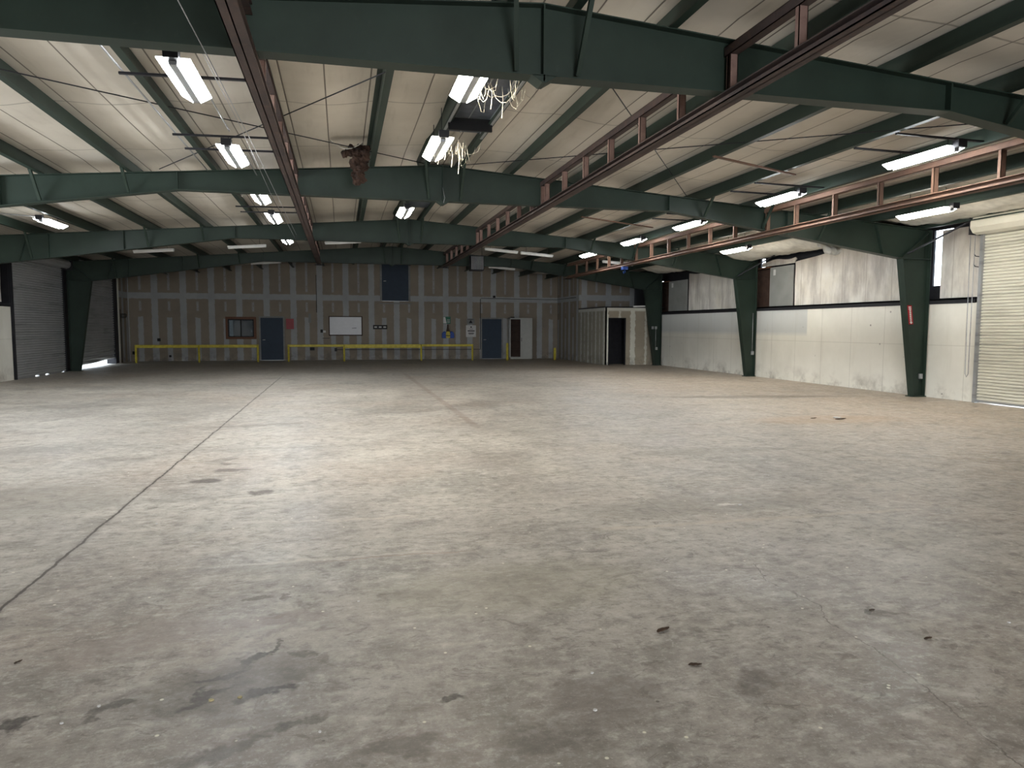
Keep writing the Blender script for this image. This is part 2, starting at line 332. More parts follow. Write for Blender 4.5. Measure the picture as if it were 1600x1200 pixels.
M_CAB = plain('off_white_cabinet_paint', (.42,.42,.395), .45, var=.05)
M_CABIN = plain('dark_brown_shelf_laminate', (.045,.025,.018), .6)
M_RED = plain('red_enamel', (.26,.008,.014), .35, var=.1)
M_BLUEP = plain('blue_plastic', (.015,.06,.30), .35, var=.1)
M_GRNP = plain('green_sign_plastic', (.02,.13,.08), .3, var=.1)
M_YELC = plain('yellowish_crumbs', (.42,.36,.20), .7)
M_BOARD = plain('whiteboard_surface', (.44,.44,.45), .25, var=.03)
M_PAPER = plain('white_paper', (.55,.54,.53), .6, var=.05)
M_FIB = plain('brown_insulation_batt', (.038,.022,.016), .95, var=.7, scale=14)
M_FIBW = plain('white_torn_facing', (.62,.60,.54), .6, var=.15)
M_STRAND = plain('glass_fibre_strands', (.40,.37,.30), .7)
M_LEAF = plain('dry_brown_leaf', (.06,.038,.025), .8, var=.4, scale=40)
M_PLY = plain('dark_brown_plywood', (.055,.032,.024), .75, var=.25)
M_GREYP = plain('grey_painted_board', (.23,.235,.225), .6, var=.1, scale=2)
M_DARKR = plain('dark_siding_and_shade', (.02,.02,.024), .8)  # siding; also darkens the office and box room insides in place of shade
M_SHELL = plain('outer_siding', (.10,.10,.10), .8)
M_ASPH = plain('pale_concrete_apron', (.55,.54,.5), .8)
M_LIT = emit('lit_fluorescent_reflector', (.94,.98,1.0), 46)
M_LITW = emit('lit_fluorescent_reflector_warm', (1.0,.93,.80), 46)
M_TUBE = plain('unlit_fluorescent_diffuser', (.72,.72,.70), .3, var=.03)
def mk_glass():
    t = NT('dark_window_glass'); n = t.noise(3, 3)
    t.b.inputs['Transmission Weight'].default_value = .85; t.b.inputs['IOR'].default_value = 1.45
    return t.out(t.mix(n, (.5,.58,.66), (.6,.68,.75)), .03)
M_GLASS = mk_glass()
M_VENT = plain('translucent_grey_vent_skin', (.09,.10,.12), .3, var=.4)

# ------------------------------------------------------------------ room shell
struct('ground', bxs((-60,60,-60,90,-.6,-.03)), M_ASPH)
struct('floor', bxs((XL-.1, XR+.45, YF, YW+.1, -.25, 0)), M_FLOOR)
# ceiling facing: gentle pillows between purlins
def ceiling(sign):
    bm = BM(); uvl = bm.loops.layers.uv.new('UVMap')
    xs = []; half = (XR+.45-XP) if sign > 0 else (XP-XL+.35); nb = math.ceil(half/PS)
    per = 10; NY = 180; y0, y1 = YF, YW
    for i in range(nb*per+1): xs.append(min(i/per*PS, half))
    def z(d, y):
        u = (d/PS) % 1; f = ((y-7.03)/7.154) % 1
        sag = .055*math.sin(math.pi*u)**1.5*(math.sin(math.pi*f)**.6) if 0 < u < 1 else 0
        wv = .03*noise.noise(Vector((d*sign*1.1, y*.35, 2)))*min(1, math.sin(math.pi*u)*2)
        if d > 7: sag += .05*max(0, noise.noise(Vector((d*.8, y*.5, 9))))*math.sin(math.pi*u)
        return HR-SL*d+.26-sag+wv
    g = [[bm.verts.new((XP+sign*d, y0+(y1-y0)*j/NY, z(d, y0+(y1-y0)*j/NY))) for j in range(NY+1)] for d in xs]
    for i in range(len(xs)-1):
        for j in range(NY):
            idx = ((i,j),(i+1,j),(i+1,j+1),(i,j+1))
            try: f = bm.faces.new([g[a][b] for a, b in idx])
            except ValueError: continue
            f.smooth = True
            for lp, (a, b) in zip(f.loops, idx):
                ua = xs[a]/PS + 0.0
                lp[uvl].uv = (ua - (1e-4 if a == i+1 and a % per == 0 else 0), y0+(y1-y0)*b/NY)
    me = bpy.data.meshes.new('ceiling'); bm.to_mesh(me); bm.free(); me.materials.append(M_CEIL)
    o = bpy.data.objects.new('ceiling', me); C.objects.link(o); o['kind'] = 'structure'
    so = o.modifiers.new('solid', 'SOLIDIFY'); so.thickness = .05; so.offset = 1 if sign > 0 else -1
    return o
ceiling(1); ceiling(-1)
# outer roof sheet
bm = BM(); prism(bm, [(XL-.5, HR-SL*(XP-XL+.5)+.38), (XP, HR+.40), (XR+.5, HR-SL*(XR+.5-XP)+.38), (XR+.5, HR-SL*(XR+.5-XP)+.44), (XP, HR+.48), (XL-.5, HR-SL*(XP-XL+.5)+.44)], 'y', YF, YW+.2)
struct('roof', bm, M_SHELL)

# back wall, with openings for the office window
ox0, ox1, oz0, oz1 = -5.22, -4.02, 1.10, 1.98
struct('wall_back', bxs((XL-.1, ox0, YW, YW+.15, 0, 4.9), (ox1, 11.05, YW, YW+.15, 0, 4.9), (ox0, ox1, YW, YW+.15, 0, oz0), (ox0, ox1, YW, YW+.15, oz1, 4.9)), M_DRY)
struct('wall_back_side', bxs((11.0, 11.12, 32.6, YW, 0, 4.3)), M_DRYS)
struct('wall_back_return', bxs((11.0, XR+.4, 32.5, 32.6, 0, 4.3)), M_DRY)
# office behind the window: closed recess, walls coloured dark in place of shade
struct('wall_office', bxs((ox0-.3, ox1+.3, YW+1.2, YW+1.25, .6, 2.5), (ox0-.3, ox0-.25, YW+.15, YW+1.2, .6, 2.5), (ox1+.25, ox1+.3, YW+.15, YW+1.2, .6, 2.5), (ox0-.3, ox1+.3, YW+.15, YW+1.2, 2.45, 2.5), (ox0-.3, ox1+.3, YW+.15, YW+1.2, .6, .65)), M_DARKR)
wn = sempty('window_1', ((ox0+ox1)/2, YW, oz0), 'brown-framed sliding office window left of the left blue door')
bm = bxs((ox0-.08, ox0+.02, YW-.05, YW+.03, oz0-.08, oz1+.09), (ox1-.02, ox1+.09, YW-.05, YW+.03, oz0-.08, oz1+.09), (ox0, ox1, YW-.05, YW+.03, oz1-.02, oz1+.09), (ox0, ox1, YW-.05, YW+.03, oz0-.08, oz0+.02))
obj('window_frame', bm, M_WOOD, wn, bevel=.006)
obj('sash', bxs((ox0+.02, ox0+.07, YW, YW+.05, oz0+.02, oz1-.02), (ox1-.07, ox1-.02, YW, YW+.05, oz0+.02, oz1-.02), (-4.65, -4.59, YW, YW+.05, oz0, oz1), (ox0, ox1, YW, YW+.05, oz1-.07, oz1-.02), (ox0, ox1, YW, YW+.05, oz0+.02, oz0+.06)), M_BLACK, wn)
obj('window_pane', bxs((ox0+.06, ox1-.06, YW+.02, YW+.03, oz0+.05, oz1-.06)), M_GLASS, wn)
obj('pale_strip', bxs((ox0+.06, ox0+.24, YW+.10, YW+.12, oz0+.05, oz1-.06)), M_WHITE, wn)['label'] = 'pale strip behind the left pane'  # pale upright strip behind the glass

# doors of the back wall
def door(n, x, z, wd, ht, knob, label, frame=True, fw=.07):
    d = sempty('door_%d' % n, (x+wd/2, YW, z), label)
    obj('door_leaf', bxs((x, x+wd, YW-.035, YW+.01, z+.02, z+ht)), M_BLUED, d, bevel=.004)
    if frame:
        obj('door_frame', bxs((x-fw, x, YW-.05, YW+.01, z, z+ht+fw), (x+wd, x+wd+fw, YW-.05, YW+.01, z, z+ht+fw), (x, x+wd, YW-.05, YW+.01, z+ht, z+ht+fw)), M_TRIM, d, bevel=.005)
    h = BM(); kx = x+(.09 if knob else wd-.09)
    tube(h, [(kx, YW-.04, z+.98), (kx, YW-.09, z+.98), (kx+.11, YW-.09, z+.985)], .014); obj('door_handle', h, M_WHITE, d, True)['label'] = 'pale lever handle'
    obj('threshold', bxs((x, x+wd, YW-.06, YW+.01, z, z+.02)), M_GALV, d)
    return d
door(1, -3.74, 0, 1.02, 2.03, True, 'slate blue steel door left of the whiteboard')
door(2, 6.98, 0, 1.02, 2.03, True, 'slate blue steel door between the notice and the white cabinet')
door(3, 1.97, 2.88, 1.30, 1.9, True, 'slate blue loft door high in the middle of the back wall', True, .09)
obj_ = bxs((1.85, 3.42, YW-.09, YW, 2.74, 2.79)); struct('trim_1', obj_, M_TRIM)

# right side wall: lower boards, girt, outer siding with gaps
RD0, RD1 = 9.0, 12.76
struct('wall_right', bxs((XR, XR+.04, RD1+.05, 28.9, 0, 2.17), (XR, XR+.04, YF, RD0-.05, 0, 2.17)), M_LINER)
xs_ = XR+.42
def siding(segs, m=M_SHELL):
    bm = BM()
    for y0, y1, z0, z1 in segs: box(bm, xs_, xs_+.05, y0, y1, z0, z1)
    return bm
struct('wall_right_siding', siding([(YF, RD0, 0, 4.2), (RD0, RD1+.02, 3.55, 4.2), (RD1+.02, 13.95, 0, 4.2), (13.95, 14.50, 0, 2.62), (13.95, 14.5, 3.93, 4.2), (14.5, 21.52, 0, 4.2), (21.52, 21.78, 0, 3.62), (21.52, 21.78, 3.92, 4.2), (21.78, 29.3, 0, 4.2), (29.3, 29.8, 0, 3.62), (29.3, 29.8, 3.66, 3.74), (29.3, 29.55, 3.74, 3.95), (29.3, 29.8, 3.95, 4.2), (29.8, YW, 0, 4.2)]), M_DARKR)
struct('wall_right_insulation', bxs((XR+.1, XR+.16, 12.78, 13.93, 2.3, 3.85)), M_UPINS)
def wavy(y0, y1, z0, top, x=XR+.13):
    bm = BM()
    n = max(8, int((y1-y0)*10))
    grid(bm, n, 12, lambda u, v: (x+.02*noise.noise(Vector((u*(y1-y0)*1.3, v*2, 5))), y0+(y1-y0)*u+(.03*math.sin(v*7) if u in (0,) else 0), z0+(top(y0+(y1-y0)*u)-z0)*v), .03)
    return bm
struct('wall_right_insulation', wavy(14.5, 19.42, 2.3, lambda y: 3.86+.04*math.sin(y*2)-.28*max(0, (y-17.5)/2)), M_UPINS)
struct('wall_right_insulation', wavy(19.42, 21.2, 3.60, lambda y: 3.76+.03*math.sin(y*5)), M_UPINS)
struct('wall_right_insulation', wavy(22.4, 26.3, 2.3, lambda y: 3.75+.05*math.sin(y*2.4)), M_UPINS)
def girt(y0, y1, name='trim_2', x=XR-.02):
    bm = BM(); box(bm, x, x+.2, y0, y1, 2.25, 2.275); box(bm, x, x+.015, y0, y1, 2.18, 2.275); box(bm, x, x+.04, y0, y1, 2.165, 2.18)
    return struct(name, bm, M_DARK)
struct('trim_5', bxs((XR+.02, XR+.45, RD1+.01, RD1+.06, 0, 4.0), (XR+.02, XR+.45, RD0-.06, RD0+.02, 0, 4.0), (XR+.06, XR+.45, RD0, RD1+.01, 3.68, 3.72)), M_DARK)
struct('trim_6', bxs((XL-.42, XL-.02, 24.08, 24.18, 0, 3.95), (XL-.42, XL-.04, 24.18, 28.2, 3.78, 3.82), (XL-.42, XL-.04, 29.2, 34, 3.74, 3.78)), M_DARK)
girt(RD1+.1, YB-.1); girt(YB+.1, YC-.1); girt(YC+.1, YD-.1); girt(YF, RD0-.1)
# vent recesses in the upper right wall
def recess(y0, y1, yg, label, z0=2.3, z1=3.56):
    r = thing('wall_vent_opening', label, 'vent opening', (XR+.1, (y0+y1)/2, z0))
    obj('plywood_box', bxs((XR+.30, XR+.34, y0, y1, z0, z1), (XR+.08, XR+.34, y1-.03, y1, z0, z1), (XR+.08, XR+.34, y0, y1, z1-.03, z1), (XR+.08, XR+.34, y0, y1, z0, z0+.03)), M_PLY, r)
    obj('rim', bxs((XR+.06, XR+.09, y0-.03, y0+.02, z0, z1), (XR+.06, XR+.09, y0, y1, z1-.02, z1+.02)), M_WOOD, r)
    bm = BM(); beam(bm, (XR+.29, y1-.05, z1-.1), (XR+.29, y0+.1, z1-.45), .05, .02, (1,0,0)); obj('brace_strip', bm, M_PLY, r)
    obj('shutter_panel', bxs((XR+.05, XR+.09, yg, y0, z0, z1-.02)), M_GREYP, r, bevel=.005)['label'] = 'grey painted board panel'
    obj('paper_tag', bxs((XR+.043, XR+.05, yg+.75*(y0-yg), yg+.82*(y0-yg)+.03, z1-.28, z1-.10)), M_PAPER, r)
    return r
recess(20.67, 21.95, 19.45, 'brown vent recess with grey board panel, beside the middle right column')
recess(28.0, 29.6, 26.36, 'dark vent recess with grey board panel, above the far right corner')

# left side wall
struct('wall_left', bxs((XL-.06, XL, YF, 7.9, 0, 2.17), (XL-.06, XL, 13.3, 24.08, 0, 2.17), (XL-.06, XL, 34.6, YW, 0, 4.1)), M_LINER)
struct('wall_left_drywall', bxs((XL, XL+.02, 34.75, YW, 0, 4.1)), M_DRYS)
struct('wall_left_siding', bxs((XL-.4, XL-.35, YF, 7.9, 0, 4.15), (XL-.4, XL-.35, 7.9, 13.3, 3.45, 4.15), (XL-.4, XL-.35, 13.3, 24.15, 0, 4.15), (XL-.4, XL-.35, 24.15, 28.35, 3.45, 4.15), (XL-.4, XL-.35, 28.35, 29.2, 0, 4.15), (XL-.4, XL-.35, 29.2, 34.6, 3.5, 4.15), (XL-.4, XL-.35, 34.6, YW, 0, 4.15)), M_DARKR)
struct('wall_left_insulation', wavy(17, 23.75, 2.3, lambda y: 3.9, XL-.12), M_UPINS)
bm = bxs((XL-.18, XL+.02, YF, 7.9, 2.2, 2.26), (XL-.18, XL+.02, 13.3, 24.08, 2.2, 2.26)); struct('trim_3', bm, M_DARK)
# front wall behind the photographer, with the open doorway
struct('wall_front', bxs((XL-.4, -.6, YF-.15, YF, 0, 5.0), (4.6, XR+.47, YF-.15, YF, 0, 5.0), (-.6, 4.6, YF-.15, YF, 3.4, 5.0)), M_LINER)

# ------------------------------------------------------------------ portal frames
def frame(Y, label, detail):
    f = thing('steel_frame', label, 'steel frame', (XP, Y, 0), 'green portal frames across the hall')
    BW, FW, T = .012, .10, .012
    for s in (-1, 1):
        # web of the rafter, centre to knee
        K = 11.30
        def X(d): return XP+s*d
        bm = BM(); pts = [(0, HR-T), (K, HR-SL*K-T), (K, 3.22), (10.62, 3.22), (4.78, 4.06), (0, 4.06)]
        prism(bm, [(X(a), b) for a, b in pts], 'y', Y-BW/2, Y+BW/2)
        # flanges
        def fl(a, b): prism(bm, [(X(a[0]), a[1]), (X(b[0]), b[1]), (X(b[0]), b[1]+T), (X(a[0]), a[1]+T)], 'y', Y-FW, Y+FW)
        fl((0, HR-T), (K, HR-SL*K-T)); fl((0, 4.05), (4.78, 4.05)); fl((4.78, 4.05), (10.62, 3.21))
        obj('rafter', bm, M_GREEN, f)
        for d in (4.78, 7.6) if s > 0 else (4.78, 7.6, 9.4):          # splice plates and stiffeners
            zt = HR-SL*d-T; zb = 4.06 if d <= 4.78 else 4.06-(d-4.78)*.1438
            x = X(d); bm = BM(); box(bm, min(x, x+s*.02), max(x, x+s*.02), Y-.09, Y+.09, zb, zt); obj('stiffener_plate', bm, M_GREEN, f)
        # column: tapered web with inner and outer flange
        bm = BM(); kz = 3.21; top = HR-SL*K-T
        prism(bm, [(X(10.62), kz), (X(11.38), kz), (X(11.38), .02), (X(11.10), .02)], 'y', Y-BW/2, Y+BW/2)
        prism(bm, [(X(10.62), kz), (X(10.635), kz), (X(11.115), .02), (X(11.10), .02)], 'y', Y-FW, Y+FW)
        prism(bm, [(X(11.38), top), (X(11.395), top), (X(11.395), .02), (X(11.38), .02)], 'y', Y-FW, Y+FW)
        box(bm, min(X(11.05), X(11.42)), max(X(11.05), X(11.42)), Y-FW-.02, Y+FW+.02, 0, .02)
        box(bm, min(X(10.62), X(11.38)), max(X(10.62), X(11.38)), Y-FW, Y+FW, kz-.008, kz+.008)
        prism(bm, [(X(11.28), kz), (X(11.38), kz), (X(11.38), top), (X(11.28), top)], 'y', Y-BW/2, Y+BW/2)
        obj('column', bm, M_GREEN, f)
        # knee diagonal stiffener
        bm = BM(); beam(bm, (X(10.62), Y-.05, 3.25), (X(11.32), Y-.05, top-.06), .09, .012, (s*.6,0,.8)); obj('knee_stiffener', bm, M_GREEN, f); bm = BM(); beam(bm, (X(10.1), Y-.05, 3.30), (X(9.9), Y-.05, HR-SL*9.9-.03), .08, .01, (1,0,0))
        obj('knee_stiffener', bm, M_GREEN, f)
    if detail:
        bm = BM(); box(bm, XP-.008, XP+.008, Y-.10, Y+.10, 4.0, HR-T); obj('ridge_plate', bm, M_GREEN, f)
        bm = BM(); prism(bm, [(XP-.13, 4.055), (XP+.13, 4.055), (XP+.02, 3.985), (XP-.02, 3.985)], 'y', Y-.1, Y+.1); obj('ridge_gusset', bm, M_GREEN, f)
        for x, dx in ((XP-.37, .10), (XP+.37, -.02), (XP-5.6, .0), (XP+5.6, .0), (XP-7, 0), (XP+7, 0), (XP-9.8, 0), (XP+8.4, 0)):      # flange braces from purlin to bottom flange
            zb = 4.06 if abs(x-XP) < 4.78 else 4.06-(abs(x-XP)-4.78)*.1438
            bm = BM(); beam(bm, (x, Y-.45, rt(x)+.02), (x+dx, Y-.07, zb+.03), .045, .045); obj('flange_brace', bm, M_GREEN, f)
    return f
frame(YA, 'dark green steel portal frame nearest the camera, filling the top of the view', True)
frame(YB, 'second dark green portal frame from the camera, its right column by the roll-up door', True)
frame(YC, 'third dark green portal frame, its right column beside the brown vent recess', True)
frame(YD, 'farthest dark green portal frame, in shadow before the drywall back wall', True)

# ------------------------------------------------------------------ purlins
def purlin(x, label, s):
    z = rt(x); bm = BM(); d = s
    prism(bm, [(x-d*.002, z+.004), (x+d*.002, z+.004), (x+d*.002, z+.24), (x-d*.002, z+.24)], 'y', YF, YW-.02)
    prism(bm, [(x, z+.002), (x+d*.09, z+.002), (x+d*.09, z+.006), (x, z+.006)], 'y', YF, YW-.02)
    prism(bm, [(x+d*.086, z+.006), (x+d*.09, z+.006), (x+d*.09, z+.024), (x+d*.086, z+.024)], 'y', YF, YW-.02)
    prism(bm, [(x-d*.07, z+.236), (x, z+.236), (x, z+.24), (x-d*.07, z+.24)], 'y', YF, YW-.02)
    o = obj('roof_purlin', bm, M_GREEN); rebase(o, (x, 14, z)); tag(o, label, 'roof purlin', 'green roof purlins running along the hall')
    so = o.modifiers.new('solid', 'SOLIDIFY'); so.thickness = .004; so.offset = 0
ORD = ['nearest the ridge', 'second from the ridge', 'third from the ridge', 'fourth from the ridge', 'fifth from the ridge', 'sixth from the ridge', 'seventh from the ridge', 'eighth from the ridge', 'lowest, at the eave']
for s, side in ((-1, 'left'), (1, 'right')):
    ds = [.37]+[PS*k for k in range(1, 9)]
    for i, dd in enumerate(ds):
        x = XP+s*dd
        if x < XL-.2 or x > XR+.3: continue
        purlin(x, 'long dark green roof purlin on the %s slope, %s' % (side, ORD[i]), -s)

# ------------------------------------------------------------------ overhead ladder beams under the rafters
def ladder(x, zb, zt, posts, label, mb, mt, mp_, y0=-2.0, y1=28.3):
    t = thing('overhead_rail', label, 'overhead rail', (x, 14, zb), 'ladder-like steel rails hung along the hall')
    bm = BM(); h = .105; w2 = .08
    box(bm, x-w2, x+w2, y0, y1, zb, zb+.012); box(bm, x-w2, x+w2, y0, y1, zb+h-.012, zb+h); box(bm, x-.006, x+.006, y0, y1, zb, zb+h); box(bm, x-w2, x-w2+.01, y0, y1, zb, zb+.045)
    obj('bottom_beam', bm, mb, t)
    ends = [y0, YA, YB, YC, y1]
    for a, b in zip(ends, ends[1:]):
        bm = BM(); box(bm, x-.05, x-.042, a+.03, b-.03, zt, zt+.1); box(bm, x-.05, x+.05, a+.03, b-.03, zt, zt+.008); box(bm, x-.05, x+.05, a+.03, b-.03, zt+.092, zt+.1)
        obj('top_rail', bm, mt, t)
    for y in posts:
        bm = BM(); box(bm, x-.045, x+.045, y-.004, y+.004, zb+h, zt); box(bm, x-.045, x-.037, y-.004, y+.05, zb+h, zt); box(bm, x+.037, x+.045, y-.004, y+.05, zb+h, zt)
        obj('post', bm, mp_, t)
    bm = bxs((x-.16, x+.16, y1-.14, y1+.1, zb-.015, zb)); obj('end_plate', bm, M_DARK, t)
    return t
ladder(-.78, 3.95, 4.38, [2.4+1.147*k for k in range(23) if abs(2.4+1.147*k-YA) > .12], 'brown primed ladder beam left of the ridge, with lights hung along its left side', M_PRIM, M_PRIM, M_POST)
ladder(3.99, 3.95, 4.42, [y for y in [4.6+1.148*k for k in range(21)] if abs(y-YA) > .1]+[YA-.12, YB-.12, YC-.12], 'brown primed ladder beam crossing the view right of the ridge', M_PRIM, M_PRIM, M_POST)
ladder(9.07, 3.60, 4.10, [7.2+1.17*k for k in range(18)]+[YB-.12, YC-.12], 'rusty orange ladder beam lowest on the right, above the white side wall', M_RUST, M_RUST, M_RUST)

# ------------------------------------------------------------------ light fixtures
def make_fixture(mlit, hang=.13, name='strip_light'):
    t = thing(name, '', 'ceiling light', (0,0,0))
    L = .61
    bm = BM(); prism(bm, [(-.05,.0), (.05,.0), (.038,-.085), (-.038,-.085)], 'y', -L, L); obj('housing', bm, M_GALV, t)
    for s in (-1, 1):
        bm = BM(); prism(bm, [(s*.041,-.088), (s*.155,-.024), (s*.155,-.018), (s*.041,-.082)], 'y', -L+.02, L-.01); obj('reflector', bm, mlit, t)
        bm = BM(); prism(bm, [(s*.045,-.004), (s*.158,-.008), (s*.158,-.014), (s*.045,-.014)], 'y', -L+.01, L); obj('shade', bm, M_WHITE, t)
        bm = BM(); prism(bm, [(s*.041,-.092), (s*.16,-.022), (s*.16,-.005), (s*.041,-.005)], 'y', L-.008, L+.004); obj('end_cap', bm, M_WHITE, t)
    bm = BM(); box(bm, -.07, .07, -L-.10, -L+.01, -.05, .05); obj('ballast_box', bm, M_DARK, t)
    for y in (-.45, .42):
        bm = BM(); tube(bm, [(0, y, 0), (0, y, hang)], .006, 6); obj('hanger', bm, M_DARK, t)
    return t
cool = make_fixture(M_LIT); warmf = make_fixture(M_LITW, .42)
LG = 'lit fluorescent strip lights'
lights = [
 (cool, (-1.55, 8.32, 4.21), 'nearest lit twin strip light, upper left beside the brown beam'),
 (cool, (-1.55, 11.72, 4.21), 'lit twin strip light left of the brown beam, second from the camera'),
 (cool, (-1.54, 15.30, 4.21), 'lit twin strip light just past the second green frame, left of the brown beam'),
 (cool, (-1.52, 18.10, 4.21), 'lit twin strip light before the third green frame, left of the brown beam'),
 (cool, (-1.55, 22.60, 4.21), 'tiny lit twin strip light left of the brown beam, seen under the third frame'),
 (warmf, (1.40, 7.75, 4.26), 'lit strip light near the ridge tucked behind the nearest frame, cobwebbed'),
 (warmf, (1.42, 10.75, 4.26), 'lit strip light near the ridge with torn fibres hanging, middle of the view'),
 (warmf, (1.46, 16.80, 4.26), 'lit strip light near the ridge just past the second green frame'),
 (cool, (8.27, 8.98, 4.12), 'nearest lit strip light on the right slope, by the rusty beam'),
 (cool, (8.27, 12.45, 4.12), 'second lit strip light on the right slope, before the second frame'),
 (cool, (8.27, 16.15, 4.12), 'lit strip light on the right slope just past the second frame'),
 (cool, (8.27, 19.60, 4.12), 'lit strip light on the right slope before the third frame'),
 (cool, (8.27, 23.40, 4.12), 'small lit strip light on the right slope past the third frame'),
 (warmf, (11.07, 11.85, 3.87), 'lit strip light at the right eave above the torn insulation, near the roll-up door'),
 (warmf, (11.07, 18.75, 3.87), 'lit strip light at the right eave near the brown vent recess'),
 (cool, (-6.55, 18.95, 4.03), 'lone lit strip light on the far left slope'),
]
used = set()
for src, loc, lab in lights:
    if src.name not in used:
        used.add(src.name); src.location = loc; src['label'] = lab; src['group'] = LG; del src['wl']; o = src
    else: o = dup(src, loc, lab, LG)
# unlit strips running across the hall in the dark end bays
def make_unlit():
    t = thing('unlit_strip_light', '', 'ceiling light')
    obj('housing', bxs((-.6,.6,-.06,.06,0,.05)), M_WHITE, t)
    bm = BM(); prism(bm, [(-.055,0),(-.03,-.045),(.03,-.045),(.055,0)], 'x', -.59, .59); obj('diffuser', bm, M_TUBE, t)
    for x in (-.4,.4):
        bm = BM(); tube(bm, [(x,0,.05),(x,0,.40)], .006, 6); obj('hanger', bm, M_DARK, t)
    return t
un = make_unlit(); UG = 'unlit strip lights across the dark end bays'
ul = [((-5.76,25,0), 'unlit white strip light, front row, second from the left wall'), ((-2.95,25,0), 'unlit white strip light, front row, left of the brown beam'), ((.10,25,0), 'unlit white strip light, front row, just right of the left brown beam'),
      ((5.55,25,0), 'unlit white strip light, front row, first right of the middle brown beam'), ((6.85,25,0), 'unlit white strip light, front row, beside the rusty beam'), ((-8.45,25,0), 'unlit white strip light, front row, over the left roll-up door'), ((9.95,25,0), 'unlit white strip light, front row, right of the rusty beam'),
      ((-2.95,31,0), 'unlit white strip light in front of the drywall, left part'), ((6.9,31,0), 'unlit white strip light in front of the drywall, over the right blue door'), ((9.3,31,0), 'unlit white strip light in front of the drywall, nearest the right corner'), ((-5.75,31,0), 'unlit white strip light in front of the drywall, farthest left')]
for i, (p, lab) in enumerate(ul):
    s = 1 if p[0] > XP else -1
    z = rt(p[0])-.16
    if i == 0: o = un; o.location = (p[0], p[1], z); o['label'] = lab; o['group'] = UG; del o['wl']
    else: o = dup(un, (p[0], p[1], z), lab, UG)
    o.rotation_euler = (0, s*math.atan(SL), 0)
# bars the fixtures hang from
def bar(p, q, label, m=M_DARK, wd=.04):
    bm = BM(); beam(bm, p, q, wd, .025); o = obj('support_bar', bm, m); rebase(o, tuple((Vector(p)+Vector(q))/2)); tag(o, label, 'support bar', 'flat bars carrying the strip lights')
for n_, (ys, which) in enumerate((((7.95, 8.82), 'nearest left twin strip light'), ((11.38, 12.22), 'second left twin strip light'), ((14.95, 15.7), 'left strip light past the second frame'), ((17.7, 18.5), 'left strip light before the third frame'))):
    for y, e in zip(ys, ('near end', 'far end')):
        bar((-2.32, y, 4.355), (-.84, y, 4.385), 'dark flat bar over the %s of the %s' % (e, which))
for ys, which in (((8.62, 9.45), 'nearest right strip light'), ((12.1, 12.95), 'second right strip light'), ((15.8, 16.6), 'right strip light past the second frame')):
    for y, e in zip(ys, ('near end', 'far end')):
        bar((7.5, y, 4.285), (9.0, y, 4.265), 'dark flat bar over the %s of the %s' % (e, which))
bar((5.9, 10.75, 4.37), (7.75, 11.25, 4.27), 'rusty bar bridging two purlins between the two near right lights', M_RUST, .05)
bar((5.9, 17.3, 4.37), (8.1, 17.9, 4.26), 'rusty bar bridging two purlins before the third frame', M_RUST, .05)
bar((6.2, 7.35, 4.37), (7.5, 7.75, 4.27), 'rusty bar just behind the nearest frame on the right', M_RUST, .05)

# diagonal brace rods
def rod(a, b, label, r=.008):
    za, zb = rt(a[0])+.03, rt(b[0])+.03
    bm = BM(); tube(bm, [(a[0], a[1], za), (b[0], b[1], zb)], r, 6); o = obj('brace_rod', bm, M_DARK); rebase(o, ((a[0]+b[0])/2, (a[1]+b[1])/2, (za+zb)/2)); tag(o, label, 'brace rod', 'thin diagonal roof brace rods')
rod((-5.4, 7.15), (1.6, 14.05), 'thin diagonal rod rising from far left to the ridge at the second frame')
rod((1.9, 7.15), (-3.1, 14.05), 'thin diagonal rod from the ridge at the nearest frame down to the left')
rod((2.2, 7.15), (7.1, 14.05), 'thin diagonal rod from the ridge at the nearest frame down to the right')
rod((9.0, 7.15), (2.3, 14.05), 'thin diagonal rod crossing the right slope up to the ridge')
#rod((-8.8, 7.15), (-3.2, 14.05), 'thin diagonal rod low on the left slope')
# conduits and wires
def wire(name, pts, r, m, label, cat='wire', sm=True):
    bm = BM(); tube(bm, pts, r, 6); o = obj(name, bm, m, smooth=sm); rebase(o, pts[0]); tag(o, label, cat); return o
wire('conduit', [(-2.30, YA+.15, 4.40), (-2.30, YB-.15, 4.40)], .012, M_GALV, 'thin galvanised conduit under the left purlin between the first two frames', 'conduit')
wire('conduit', [(-1.50, 9.1, 4.36), (-1.50, 11.0, 4.36)], .012, M_GALV, 'short conduit joining the two nearest left strip lights', 'conduit')
wire('conduit', [(-1.46, 12.5, 4.36), (-1.46, YB-.15, 4.36)], .012, M_GALV, 'short conduit leading from the second left strip light to the frame', 'conduit')
wire('cable', [(-1.16, 4.8, 4.02), (-1.12, 7.03, 3.99), (-1.13, 10, 4.06), (-1.12, 14.2, 4.015), (-1.12, 20, 4.03)], .005, M_GALV, 'thin pale cable strung beside the left brown beam', 'cable')
wire('cable', [(-1.30, YA+.2, 4.30), (-1.24, 10, 4.2), (-1.22, 14.18, 4.02), (-1.2, 17.0, 4.03), (-1.2, 21.0, 4.03)], .004, M_GALV, 'second thin cable between the left lights and the brown beam', 'cable')
wire('cable', [(-7.7, 16.8, 3.98), (-7.2, 17.6, 4.0), (-6.6, 18.3, 4.05)], .012, M_GALV, 'pale flexible cable feeding the lone far left light', 'cable')
wire('hanging_wire', [(1.95, 14.05, 4.30), (1.99, 14.03, 4.1), (1.96, 14.02, 4.0)], .004, M_GALV, 'short pale wire dangling at the ridge of the second frame')

